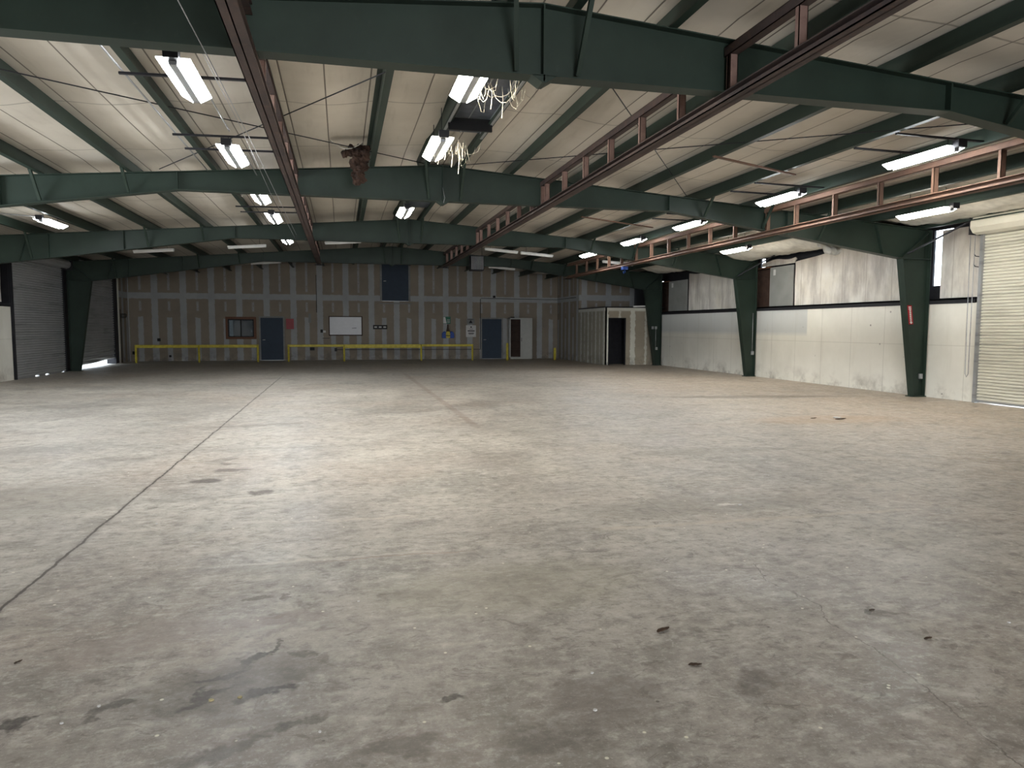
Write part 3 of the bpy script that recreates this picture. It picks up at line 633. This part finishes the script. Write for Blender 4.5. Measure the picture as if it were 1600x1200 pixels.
# ridge vent trough
v = thing('ridge_vent', 'dark ridge vent trough between the two near frames, above the cobwebbed lights', 'vent', (XP, 10.5, 4.7))
obj('vent_skin', bxs((XP-.32, XP+.32, YA+.75, 11.9, 4.80, 4.815)), M_VENT, v)
bm = BM(); tube(bm, [(XP-.02, YA+.3, 4.79), (XP-.02, 11.9, 4.79)], .01, 6); obj('centre_rib', bm, M_GALV, v)
obj('vent_lip', bxs((XP-.35, XP-.31, YA+.75, 11.9, 4.70, 4.82), (XP+.31, XP+.35, YA+.75, 11.9, 4.70, 4.82)), M_GALV, v)
obj('damper_bar', bxs((XP-.34, XP+.34, 11.05, 11.1, 4.60, 4.78)), M_BLACK, v)['label'] = 'black crossbar'
# second vent past the second frame
v = thing('ridge_vent', 'dark ridge vent trough just past the second green frame', 'vent', (XP, 17.5, 4.7))
obj('vent_skin', bxs((XP-.32, XP+.32, 15, 19.5, 4.80, 4.815)), M_VENT, v); obj('damper_bar', bxs((XP-.34, XP+.34, 16.2, 16.26, 4.58, 4.78)), M_BLACK, v)

# fibres hanging by the ridge lights
def strands(x, y, z, n, spread, drop, label, seed):
    rnd = random.Random(seed); bm = BM()
    for k in range(n):
        ax, ay = x+rnd.uniform(0, spread), y+rnd.uniform(-.3, .3); bx, by = ax+rnd.uniform(-.25, .35), ay+rnd.uniform(-.4, .4); dz = rnd.uniform(.05, drop)
        pts = []
        for i in range(7):
            u = i/6; sag = dz*4*u*(1-u); pts.append((ax+(bx-ax)*u+rnd.uniform(-.012,.012), ay+(by-ay)*u, z-sag+(.06 if i in (0,6) else 0)+rnd.uniform(-.01,.01)))
        tube(bm, pts, [rnd.uniform(.0012,.004) for _ in pts], 4)
    for k in range(3):
        ax = x+.05+k*spread*.3; tube(bm, [(ax, y+.1*k, z+.05), (ax+.01, y+.1*k, z-drop*.5), (ax-.005, y+.1*k, z-drop*(.8+.3*k))], [.002,.004,.006], 4)
    o = obj('torn_fibre', bm, M_STRAND); rebase(o, (x, y, z)); tag(o, label, 'insulation scrap', kind='stuff')
strands(1.50, 8.1, 4.32, 14, .5, .22, 'torn pale insulation fibres looping beside the light tucked behind the nearest frame', 3)
strands(1.50, 10.9, 4.30, 14, .4, .25, 'torn pale insulation fibres hanging beside the middle ridge light', 5)
# brown batt hanging from the ceiling
bm = BM()
def blob(bm, pts, rs, seed, n=18):
    P = [Vector(p) for p in pts]; fine = []; R = []
    for a, b, ra, rb in zip(P, P[1:], rs, rs[1:]):
        for i in range(9): fine.append(a.lerp(b, i/9)); R.append(ra+(rb-ra)*i/9)
    fine.append(P[-1]); R.append(rs[-1])
    rings = []
    for i, (p, r) in enumerate(zip(fine, R)):
        d = (fine[min(i+1, len(fine)-1)]-fine[max(i-1, 0)]).normalized(); s = d.cross(Vector((0,1,0))).normalized(); u = s.cross(d)
        ring = []
        for t in range(n):
            q = p+(s*math.cos(t*6.2832/n)+u*math.sin(t*6.2832/n))*r; k = 1+.8*noise.noise(q*9+Vector((seed,0,0)))+.7*noise.noise(q*24+Vector((seed,3,0)))
            ring.append(bm.verts.new(p+(q-p)*k))
        rings.append(ring)
    for a, b in zip(rings, rings[1:]):
        for i in range(n): bm.faces.new((a[i], a[(i+1)%n], b[(i+1)%n], b[i]))
    bm.faces.new(rings[0][::-1]); bm.faces.new(rings[-1])
b_ = thing('hanging_insulation', 'brown clump of torn insulation hanging from the ceiling before the second frame', 'insulation scrap', (.3, 12.9, 4.6))
bm = BM(); blob(bm, [(.42, 12.9, 4.72), (.42, 12.9, 4.60), (.33, 12.9, 4.38), (.33, 12.9, 4.18), (.25, 12.9, 4.06)], [.08, .12, .13, .10, .03], 1)
obj('brown_batt', bm, M_FIB, b_)
bm = BM(); blob(bm, [(.40, 12.9, 4.64), (.22, 12.9, 4.62), (.05, 12.9, 4.55)], [.09, .09, .05], 4); obj('brown_batt', bm, M_FIB, b_)
bm = BM(); grid(bm, 8, 6, lambda u, v: (-.14+.55*u, 12.75+.25*v, 4.76-.14*math.sin(math.pi*u)*(1-v)-.05*v*math.sin(math.pi*u)), .008); obj('facing_flap', bm, M_FIBW, b_, True)['label'] = 'drooping white facing'

# sagging white facing along the right eave
def eave(y0, y1, zi, zo, sag, label, seed, xi=11.9, xo=XR+.1):
    bm = BM()
    def fn(u, v):
        y = y0+(y1-y0)*u; x = xi+(xo-xi)*v
        z = zi+(zo-zi)*v - sag*math.sin(math.pi*min(1, v*1.02))*(.5+.8*abs(noise.noise(Vector((y*.55, seed, 1)))))
        z += .05*noise.noise(Vector((x*3, y*1.7, seed)))+.02*noise.noise(Vector((x*9, y*6, seed)))
        return (x+.04*noise.noise(Vector((y*2, v*3, seed+4))), y, z)
    grid(bm, int((y1-y0)*9), 14, fn, .006)
    o = obj('sagging_facing', bm, M_FIBW, smooth=True); rebase(o, ((xi+xo)/2, (y0+y1)/2, zi)); tag(o, label, 'torn insulation', 'sagging insulation facing along the right eave')
eave(YA+.3, YB+.0, 4.12, 3.98, .10, 'sagging white insulation facing above the right roll-up door', 2)
eave(YB+.2, YC-.1, 4.10, 3.90, .22, 'sagging white insulation facing over the grey-panelled middle bay of the right wall', 6)
eave(YC+.2, 27.6, 4.08, 3.92, .20, 'sagging white insulation facing in the far bay of the right wall', 11)
bm = BM(); grid(bm, 18, 18, lambda u, v: (10.75+.85*u+.05*noise.noise(Vector((u*5, v*5, 1))), YB+.5+.18*noise.noise(Vector((u*5, v*6, 7))), 4.28-(.72+.26*math.sin(3.1*u)+.08*noise.noise(Vector((u*9, 2, 3))))*v), .005)
o = obj('crumpled_facing', bm, M_FIBW, smooth=True); rebase(o, (11.2, YB+.5, 3.9)); tag(o, 'small crumpled white scrap drooping under the second frame near its right knee', 'torn insulation')

# ------------------------------------------------------------------ roll-up doors
def curtain(bm, x, y0, y1, z0, z1, s, pitch=.075, depth=.018, bend=None):
    """horizontal interlocking slats facing +s in x"""
    n = int((z1-z0)/pitch); prof = []
    for i in range(n):
        zb = z0+(z1-z0)*i/n; p = (z1-z0)/n
        for k, dpt in ((0,-.8),(.15,-.8),(.18,.6),(.35,.9),(.6,1),(.82,.8),(.97,.5)): prof.append((zb+p*k, dpt*depth))
    prof.append((z1, 0)); NYs = 12 if bend else 1; g = []
    for j in range(NYs+1):
        u = j/NYs; y = y0+(y1-y0)*u
        g.append([bm.verts.new((x+s*d+(bend(u, z)[0] if bend else 0), y, z+(bend(u, z)[1] if bend else 0))) for z, d in prof])
    for a, b in zip(g, g[1:]):
        for i in range(len(prof)-1): bm.faces.new((a[i], a[i+1], b[i+1], b[i]))
def drum(bm, x, y0, y1, z, r, n=20):
    vs = []
    for y in (y0, y1): vs.append([bm.verts.new((x+r*(1-.05*(t%2))*math.cos(t*2*math.pi/n+.3), y, z+r*(1-.05*(t%2))*math.sin(t*2*math.pi/n+.3))) for t in range(n)])
    for i in range(n): bm.faces.new((vs[0][i], vs[0][(i+1)%n], vs[1][(i+1)%n], vs[1][i]))
    bm.faces.new(vs[0][::-1]); bm.faces.new(vs[1])
def rolldoor(n, x, s, y0, y1, z0, z1, mat, label, drumz, dr, bend=None, dy0=None, dy1=None, depth=.028, pitch=.075, curtain_gap=0):
    d = sempty('door_%d' % n, (x, (y0+y1)/2, 0), label)
    bm = BM(); curtain(bm, x, y0, y1, z0, z1, s, pitch, depth, bend); c = obj('slat_curtain', bm, mat, d)
    so = c.modifiers.new('solid', 'SOLIDIFY'); so.thickness = .003
    bm = BM(); drum(bm, x+s*.16, dy0 or y0-.08, dy1 or y1+.08, drumz, dr); obj('coil', bm, mat, d)
    obj('guide', bxs((min(x, x+s*.05)-.03, max(x, x+s*.05), y0-.07, y0, 0, z1)), M_GALV if s < 0 else M_DARK, d); obj('guide', bxs((min(x, x+s*.05)-.03, max(x, x+s*.05), y1, y1+.07, 0, z1)), M_GALV if s < 0 else M_DARK, d)
    obj('bracket', bxs((min(x, x+s*.35), max(x, x+s*.35), y1+.09, y1+.11, drumz-.2, drumz+.16)), M_DARK, d)
    if not bend and s < 0: obj('bottom_bar', bxs((x-.02, x+.02, y0, y1, z0-.03, z0+.04)), M_GALV, d)
    return d
rolldoor(4, XR+.02, -1, 9.1, 12.70, .05, 3.66, M_DOORR, 'cream ribbed roll-up door at the right edge', 3.80, .20, pitch=.066)
# patchy floor gap makes small light leaks under the near left door
rd5 = rolldoor(5, XL, 1, 24.2, 28.15, .035, 3.75, M_DOORL, 'grey ribbed roll-up door on the left, left of the far column', 3.76, .15)
for a_, b_2 in ((24.2, 25.55), (25.85, 26.35), (26.65, 27.75), (28.0, 28.15)): obj('bottom_bar', bxs((XL-.02, XL+.02, a_, b_2, 0, .06)), M_GALV, rd5)
def bend(u, z):
    k = max(0, (1.1-z)/1.1); return (-.02-.10*k*k*(1-u*.6)+.05*k*math.sin(u*9+z*30)*k, .12*k*(.5+.5*u)-.10*k*k*(1-u))
rolldoor(6, XL, 1, 29.25, 33.9, .12, 3.72, M_DOORL, 'damaged roll-up door in the far left corner with daylight under it', 3.95, .14, bend, depth=.03, pitch=.10)
struct('wall_left_pier', bxs((XL-.34, XL-.02, 28.2, 29.2, 0, 3.9), (XL-.34, XL-.02, 33.97, 34.6, 0, 4.1)), M_DARK)
struct('trim_4', bxs((XL-.08, XL+.02, 24.1, 24.17, 2.2, 3.9)), M_DARK)
o = wire('door_chain', [(XR-.14, 12.82, 3.62), (XR-.13, 12.83, 2), (XR-.12, 12.84, .62), (XR-.12, 12.88, .55), (XR-.12, 12.92, .62), (XR-.13, 12.93, 2), (XR-.14, 12.94, 3.6)], .008, M_GALV, 'hanging chain loop beside the cream roll-up door', 'chain')
for z, lab in ((3.20, 'upper'), (2.98, 'lower')):
    wire('black_cable', [(XR+.02, 12.98, z+.02), (XR, 12.92, z-.03), (XR, 12.82, z-.05), (XR, 12.74, z-.05)], .01, M_BLACK, '%s short black cable beside the cream roll-up door frame' % lab, 'cable')
# eave girt brace near that door
bm = BM(); beam(bm, (12.70, YB-.12, 3.32), (13.35, 12.9, 3.98), .05, .03); o = obj('knee_brace', bm, M_DARK); rebase(o, (13, 13.5, 3.6)); tag(o, 'dark diagonal brace from the second frame knee to the right eave', 'brace')
bm = BM(); beam(bm, (12.64, YC-.10, 3.30), (13.35, 20.3, 3.9), .05, .03); o = obj('knee_brace', bm, M_DARK); rebase(o, (13, 20.8, 3.6)); tag(o, 'dark diagonal brace from the third frame knee above the brown vent recess', 'brace')

# ------------------------------------------------------------------ box room in the far right corner
BX, BY, BH = 11.0, 29.0, 2.46
struct('wall_box_front', bxs((BX, 11.17, BY, BY+.1, 0, BH), (11.17, 11.93, BY, BY+.1, 2.0, BH), (11.93, XR, BY, BY+.1, 0, BH)), M_DRYB)
struct('wall_box_side', bxs((BX-.02, BX+.08, BY, 32.5, 0, BH)), M_DRYBS)
struct('ceiling_box', bxs((BX-.02, XR+.3, BY-.02, 32.5, BH, BH+.05)), M_DARK)
struct('box_shade_panel', bxs((BX+.08, XR, 30.0, 30.06, 0, BH), (BX+.08, BX+.12, BY+.1, 30.0, 0, BH), (12.6, 12.66, BY+.1, 30.0, 0, BH)), M_DARKR)  # added dark panels stand in for the shade inside the box room
struct('door_7', bxs((11.15, 11.19, BY-.015, BY+.1, 0, 2.02), (11.91, 11.95, BY-.015, BY+.1, 0, 2.02), (11.15, 11.95, BY-.015, BY+.1, 2.0, 2.03)), M_DARK, label='dark open doorway without a leaf in the rough drywall box room')
bm = BM(); tube(bm, [(12.25, BY-.1, BH+.06), (13.38, BY-.1, BH+.09)], .035, 10)
o = obj('white_tube', bm, M_TUBE, smooth=True); rebase(o, (12.8, BY-.1, BH+.06)); tag(o, 'white fluorescent tube lying on the edge of the box room roof', 'tube')

# ------------------------------------------------------------------ back wall fittings
def guard(xs, zt, label, thick, Y=34.4):
    g = thing('safety_rail', label, 'safety rail', (sum(xs)/len(xs), Y, 0), 'yellow safety rails before the back wall')
    for i, x in enumerate(xs):
        bm = BM(); tube(bm, [(x, Y, 0), (x, Y, zt-.03)], .045, 12); obj('post', bm, M_YEL, g, True)
    for (a, b), t in zip(zip(xs, xs[1:]), thick):
        bm = BM(); box(bm, a-.04, b+.04, Y-.035, Y+.035, zt-t, zt); obj('rail', bm, M_YEL, g, bevel=.008)
guard([-8.80, -6.22, -3.72], .79, 'yellow pipe safety rail below the office window, left of the left blue door', [.13, .13])
guard([-2.38, .11, 3.71, 6.20], .79, 'long yellow safety rail below the whiteboard, between the two blue doors', [.11, .17, .11])
def bollard(x, h, label, Y=34.2):
    bm = BM(); tube(bm, [(x, Y, 0), (x, Y, h-.03), (x, Y, h)], [.06,.06,.035], 14); o = obj('bollard', bm, M_YEL, smooth=True); rebase(o, (x, Y, 0)); tag(o, label, 'bollard', 'yellow bollards')
bollard(7.90, .85, 'taller yellow bollard between the right blue door and the white cabinet'); bollard(10.33, .60, 'shorter yellow bollard right of the white cabinet')
# cabinet
cb = thing('storage_cabinet', 'tall off-white metal cabinet with its left door missing and dark shelves showing', 'cabinet', (8.92, 35.7, 0))
cx0, cx1, cy0, cy1, ch = 8.32, 9.52, 35.5, 35.94, 2.09
obj('carcass', bxs((cx0, cx0+.06, cy0, cy1, 0, ch), (cx1-.03, cx1, cy0, cy1, 0, ch), (cx0, cx1, cy1-.02, cy1, 0, ch), (cx0, cx1, cy0, cy1, ch-.06, ch), (cx0, cx1, cy0, cy1, 0, .09)), M_CAB, cb, bevel=.004)
obj('back_lining', bxs((cx0+.07, cx1-.04, cy1-.03, cy1-.021, .1, ch-.07)), M_CABIN, cb)
for z in (.45, .9, 1.35, 1.78): obj('shelf', bxs((cx0+.06, cx1-.03, cy0+.03, cy1-.04, z, z+.035)), M_CABIN, cb)
dr_ = obj('door', bxs((8.88, cx1-.02, cy0-.02, cy0, .08, ch-.05)), M_CAB, cb, bevel=.003)
dh = bxs((8.93, 8.95, cy0-.035, cy0-.02, .9, 1.08)); obj('handle', dh, M_BLACK, dr_)
obj('clutter_on_top', bxs((8.40, 8.60, 35.6, 35.75, ch, ch+.05)), M_BLACK, cb)
def flat(name, x0, x1, z0, z1, m, label, cat, d=.03, off=0, group=None, bev=.003):
    o = obj(name, bxs((x0, x1, YW-d-off, YW-off, z0, z1)), m, bevel=bev); rebase(o, ((x0+x1)/2, YW-off, z0)); tag(o, label, cat, group); return o
# whiteboard
wb = thing('whiteboard', 'white rectangular whiteboard in a dark frame on the drywall', 'whiteboard', (.2, YW, 1.2))
obj('board', bxs((-.55, .96, YW-.02, YW, 1.23, 2.09)), M_BOARD, wb)
obj('board_frame', bxs((-.60, -.55, YW-.035, YW, 1.18, 2.13), (.96, 1.01, YW-.035, YW, 1.18, 2.13), (-.6, 1.01, YW-.035, YW, 2.09, 2.13), (-.6, 1.01, YW-.035, YW, 1.18, 1.23)), M_CABIN, wb)
bm = BM(); beam(bm, (.50, YW-.024, 1.545), (.72, YW-.024, 1.56), .02, .005, (0,1,0)); obj('pen_mark', bm, M_BLACK, wb)
flat('extinguisher_cabinet', -2.57, -2.22, 1.50, 1.99, M_RED, 'dark red wall box right of the left blue door', 'wall box', .08)
# instrument strip
st_ = thing('dark_panel_strip', 'narrow black strip with three white labels right of the whiteboard', 'panel', (1.86, YW, 1.5))
obj('panel', bxs((1.52, 2.21, YW-.03, YW, 1.50, 1.71)), M_BLACK, st_)
for x in (1.58, 1.80, 2.02): obj('paper_label', bxs((x, x+.13, YW-.034, YW-.03, 1.57, 1.64)), M_PAPER, st_)
flat('gauge_plate', -1.54, -1.42, 1.81, 2.24, M_GREYP, 'narrow pale vertical plate with red edges left of the whiteboard', 'sign', .015)
ph = thing('wall_phone', 'small black and white wall device left of the whiteboard', 'wall device', (-.9, YW, 1.3))
obj('black_body', bxs((-.99, -.87, YW-.08, YW, 1.33, 1.48)), M_BLACK, ph); obj('white_face', bxs((-.87, -.74, YW-.06, YW, 1.33, 1.43)), M_WHITE, ph)
flat('wall_shelf', -.90, -.56, 1.05, 1.07, M_DARK, 'tiny dark shelf under the small wall device', 'shelf', .12)
flat('outlet_box', -1.50, -1.28, .47, .62, M_BLACK, 'black outlet box low on the wall behind the long rail, left end', 'outlet')
flat('outlet_box', -.34, -.22, .42, .58, M_BLACK, 'small black junction box where the low conduit starts', 'outlet')
flat('outlet_box', -8.28, -8.14, .92, 1.06, M_BLACK, 'black knob-like box above the left yellow rail', 'outlet')
flat('outlet_box', -9.35, -9.22, .32, .46, M_BLACK, 'black box low in the far left corner of the drywall', 'outlet')
flat('outlet_box', -7.80, -7.70, .18, .28, M_BLACK, 'small black box near the floor behind the left yellow rail', 'outlet')
def pipe(pts, label):
    return wire('wall_conduit', pts, .014, M_DARK, label, 'conduit')
pipe([(-.22, YW-.03, .50), (6.88, YW-.03, .49)], 'low thin conduit running along the drywall behind the long rail')
pipe([(6.90, YW-.03, .49), (6.90, YW-.03, 3.04), (6.95, YW-.03, 3.08), (10.98, YW-.03, 3.05)], 'conduit rising beside the right blue door then running to the corner')
pipe([(10.97, YW-.05, 3.06), (10.97, 32.9, 3.05)], 'conduit along the short side wall above the box room')
pipe([(-1.15, YW-.02, 2.3), (-1.15, YW-.02, 4.1)], 'thin vertical conduit above the small wall device')
flat('motion_sensor', 7.55, 7.67, 3.11, 3.22, M_BLACK, 'small dark sensor above the right blue door', 'sensor', .08)
# eyewash station
ew = thing('eyewash_station', 'blue and yellow eyewash station under a small green sign', 'eyewash station', (5.2, YW, 1.05))
obj('green_sign', bxs((4.99, 5.37, YW-.012, YW, 1.78, 2.14)), M_GRNP, ew)
sg = [c for c in ew.children][0]
bm = BM(); prism(bm, [(5.0,1.80),(5.17,1.80),(5.10,2.12),(5.0,2.12)], 'y', YW-.016, YW-.012); obj('glare_patch', bm, M_WHITE, sg)  # slanted white patch paints the glare on the green sign
for z in (1.97, 1.90, 1.84): obj('text_line', bxs((5.19, 5.34, YW-.016, YW-.012, z, z+.02)), M_PAPER, sg)
for s, x in ((-1, 4.94), (1, 5.30)):
    bm = BM(); 
    def fn(u, v, x=x):
        a = math.pi*v; r = .5-.5*math.cos(min(1, u*1.4)*math.pi)*0-.0
        return (x+.10-.14*math.cos(a)*(.75+.25*u) , YW-.02-.16*math.sin(a), 1.06+.34*u)
    prism(bm, [(x-.02,1.06),(x+.22,1.06),(x+.24,1.12),(x+.22,1.32),(x+.14,1.40),(x+.06,1.40),(x-.02,1.30)], 'y', YW-.14, YW); obj('blue_bottle', bm, M_BLUEP, ew, bevel=.03)
bm = BM(); prism(bm, [(5.12,1.07),(5.32,1.07),(5.33,1.30),(5.29,1.40),(5.15,1.40),(5.11,1.30)], 'y', YW-.17, YW-.12); obj('yellow_faceplate', bm, M_YEL, ew, bevel=.01)
bm = BM(); prism(bm, [(5.13,1.40),(5.31,1.40),(5.25,1.56),(5.24,1.76),(5.18,1.76),(5.17,1.56)], 'y', YW-.16, YW-.11); obj('dark_neck', bm, M_CABIN, ew, bevel=.01)
obj('black_strap', bxs((5.10, 5.34, YW-.176, YW-.17, 1.17, 1.20)), M_BLACK, ew)
# notices
nt = thing('notice_sign', 'white notice with black print left of the right blue door', 'sign', (6.4, YW, 1.1))
obj('sign_plate', bxs((6.16, 6.67, YW-.012, YW, 1.12, 1.71)), M_PAPER, nt)
bm = BM(); tube(bm, [(6.42, YW-.016, 1.62), (6.42, YW-.012, 1.62)], .04, 12); obj('round_symbol', bm, M_BLACK, nt)
for x0, x1, z, h in ((6.24,6.60,1.40,.05),(6.33,6.52,1.51,.018),(6.27,6.57,1.30,.03),(6.30,6.55,1.25,.03)): obj('text_line', bxs((x0, x1, YW-.016, YW-.012, z, z+h)), M_BLACK, nt)
nt = thing('small_sign', 'small grey notice just above the white notice', 'sign', (6.4, YW, 1.76))
obj('sign_plate', bxs((6.20, 6.60, YW-.012, YW, 1.76, 2.05)), M_TRIM, nt)
bm = BM(); prism(bm, [(6.30,1.82),(6.50,1.82),(6.40,1.98)], 'y', YW-.016, YW-.012); obj('triangle_symbol', bm, M_DARK, nt)
obj('text_line', bxs((6.25, 6.55, YW-.016, YW-.012, 2.0, 2.02)), M_DARK, nt)
# left corner hooks
wire('door_pull_rod', [(XL+.12, 34.45, 2.35), (XL+.13, 34.47, 1.2), (XL+.12, 34.5, 0)], .014, M_DARK, 'dark vertical rod hanging beside the damaged far left door', 'rod')
wire('hose_coil', [(XL+.1+.12*math.cos(a), 34.9+.12*math.cos(a), 2.12+.05*math.sin(a*1.0)-.1*(i/24)) for i, a in enumerate([k*.55 for k in range(25)])], .014, M_BLACK, 'black cable coil hung in the far left corner', 'cable')

# red vertical sign on the second column
sn = thing('column_sign', 'narrow red vertical sign with white lettering on the near right column', 'sign', (12.72, YB-.11, 1.72))
def cx(z): return XP+10.62+(3.21-z)*(.48/3.21)
bm = BM(); prism(bm, [(cx(2.14)+.012, 2.14), (cx(2.14)+.13, 2.14), (cx(1.70)+.13, 1.70), (cx(1.70)+.012, 1.70)], 'y', YB-.108, YB-.101); obj('sign_plate', bm, M_RED, sn)
for k in range(9):
    z = 2.11-.042*k; x = cx(z)+.072; hw = .032 if k in (0, 1) else .022
    obj('letter', bxs((x-hw, x+hw, YB-.112, YB-.108, z-.026, z)), M_WHITE, sn)
bm = BM(); x = cx(1.73)+.072; prism(bm, [(x-.04, 1.745), (x+.04, 1.745), (x, 1.71)], 'y', YB-.112, YB-.108); obj('arrow', bm, M_WHITE, sn)
# electrical boxes on the other right columns
def ebox(x, y, z, label): o = obj('outlet_box', bxs((x, x+.09, y-.05, y, z, z+.12)), M_GALV, bevel=.004); rebase(o, (x, y, z)); tag(o, label, 'outlet')
ebox(12.93, YD-.02, 1.55, 'upper left grey outlet box on the farthest right column'); ebox(13.08, YD-.02, 1.55, 'upper right grey outlet box on the farthest right column'); ebox(13.12, YD-.02, .66, 'lower grey outlet box on the farthest right column')
ebox(13.24, YC-.02, .72, 'grey outlet box at knee height on the middle right column'); ebox(13.22, YB-.02, .42, 'small grey outlet box low on the near right column')
wire('wall_conduit', [(13.13, YD-.03, .8), (13.13, YD-.03, 1.55)], .012, M_GALV, 'short vertical conduit on the farthest right column', 'conduit')
wire('wall_conduit', [(13.28, YC-.03, .84), (13.28, YC-.03, 2.1)], .012, M_GALV, 'vertical conduit on the middle right column', 'conduit')
# hoist bits on the rails
h = thing('blue_hoist', 'small blue clamp hoist hanging from the rusty beam', 'hoist', (9.07, 22.2, 3.6))
obj('trolley', bxs((8.98, 9.16, 22.1, 22.3, 3.50, 3.60)), M_BLUEP, h, bevel=.01)
bm = BM(); tube(bm, [(9.07, 22.2, 3.5), (9.10, 22.2, 3.42), (9.05, 22.2, 3.38), (9.02, 22.2, 3.43)], .014, 8); obj('hook', bm, M_BLUEP, h, True)
h = thing('unit_heater', 'grey finned unit heater hung below the middle brown beam near the back', 'heater', (5.0, 26.6, 3.9))
obj('casing', bxs((4.72, 5.22, 26.5, 26.9, 3.72, 4.28)), M_DARK, h, bevel=.01)
for k in range(9): obj('fin', bxs((4.75+.052*k, 4.762+.052*k, 26.46, 26.5, 3.76, 4.24)), M_GALV, h)
bm = BM()
for x in (4.76, 5.18): tube(bm, [(x, 26.7, 4.28), (x, 26.7, 4.78)], .008, 6)
obj('hanger', bm, M_DARK, h)

# ------------------------------------------------------------------ debris on the floor
def leaf(x, y, s, ang, label, m=M_LEAF, curl=.35):
    bm = BM()
    def fn(u, v):
        a = (u-.5)*2; wdt = .42*math.sqrt(max(0, 1-a*a))*(1-.15*a); b = (v-.5)*2*wdt
        return (a*s, b*s*.9, .004+s*curl*(b*b*1.6+max(0, a)**2*.35)+.003*noise.noise(Vector((a*4, b*6, x))))
    grid(bm, 12, 6, fn); bmesh.ops.remove_doubles(bm, verts=bm.verts, dist=1e-5)
    o = obj('dry_leaf', bm, m, smooth=True); o.location = (x, y, 0.0); o.rotation_euler = (0, 0, math.radians(ang)); tag(o, label, 'leaf', 'dry leaves on the floor')
    so = o.modifiers.new('solid', 'SOLIDIFY'); so.thickness = .0015
leaf(1.63, 3.38, .045, 20, 'curled grey-brown leaf on the floor, right of centre and farther of two', curl=.5); leaf(1.61, 2.99, .033, -15, 'dark curled leaf on the floor, nearer of the two right of centre')
leaf(2.92, 2.98, .028, 10, 'small dark leaf on the floor near the right crack'); leaf(-1.52, 3.74, .02, 50, 'tiny dark leaf on the floor near the left edge')
leaf(2.91, 3.37, .02, 0, 'small brown leaf beyond the one near the right crack'); leaf(8.15, 11.05, .07, 10, 'brown leaf left end of the litter before the right wall'); leaf(8.55, 10.85, .12, 5, 'largest dark leaf in the litter before the right wall')
def chip(x, y, s, label, m=M_PAPER):
    rnd = random.Random(int(x*1000+y*77)); bm = BM(); n = 7
    top = [(x+s*(.6+.5*rnd.random())*math.cos(k*6.28/n), y+s*(.6+.5*rnd.random())*math.sin(k*6.28/n)) for k in range(n)]
    prism(bm, top, 'z', .0005, .004+s*.15); o = obj('paper_scrap', bm, m); rebase(o, (x, y, 0)); tag(o, label, 'scrap', 'pale scraps on the floor')
def on(px, py):
    c = SC.camera.matrix_world; d = c.to_3x3() @ Vector(((px-800)/F_PX, -(py-600)/F_PX, -1)); k = -CAM_Z/d.z; return d.x*k, d.y*k
for px, py, s, lab in ((155, 1104, .016, 'white scrap beside the dark oil stain, left foreground'), (330, 1095, .02, 'yellowish scrap at the left edge of the dark oil stain'), (375, 1090, .018, 'yellowish scrap at the right edge of the dark oil stain'), (560, 940, .016, 'thin white scrap left of centre'), (930, 1110, .018, 'white scrap in the paint-speckled patch, lower centre'), (925, 1052, .014, 'white scrap at the top of the paint-speckled patch'),
                      (1576, 973, .014, 'lone white scrap near the right edge'), (1156, 789, .035, 'pale flat scrap in the middle right of the floor'), (245, 819, .02, 'small white scrap beside the long joint'), (1308, 653, .13, 'pale scrap on the litter before the right wall'), (500, 1144, .012, 'white crumb in the left foreground'), (96, 1131, .012, 'white crumb near the lower left corner')):
    x, y = on(px, py); chip(x, y, s*.6, lab, M_YELC if 'yellowish' in lab else M_PAPER)
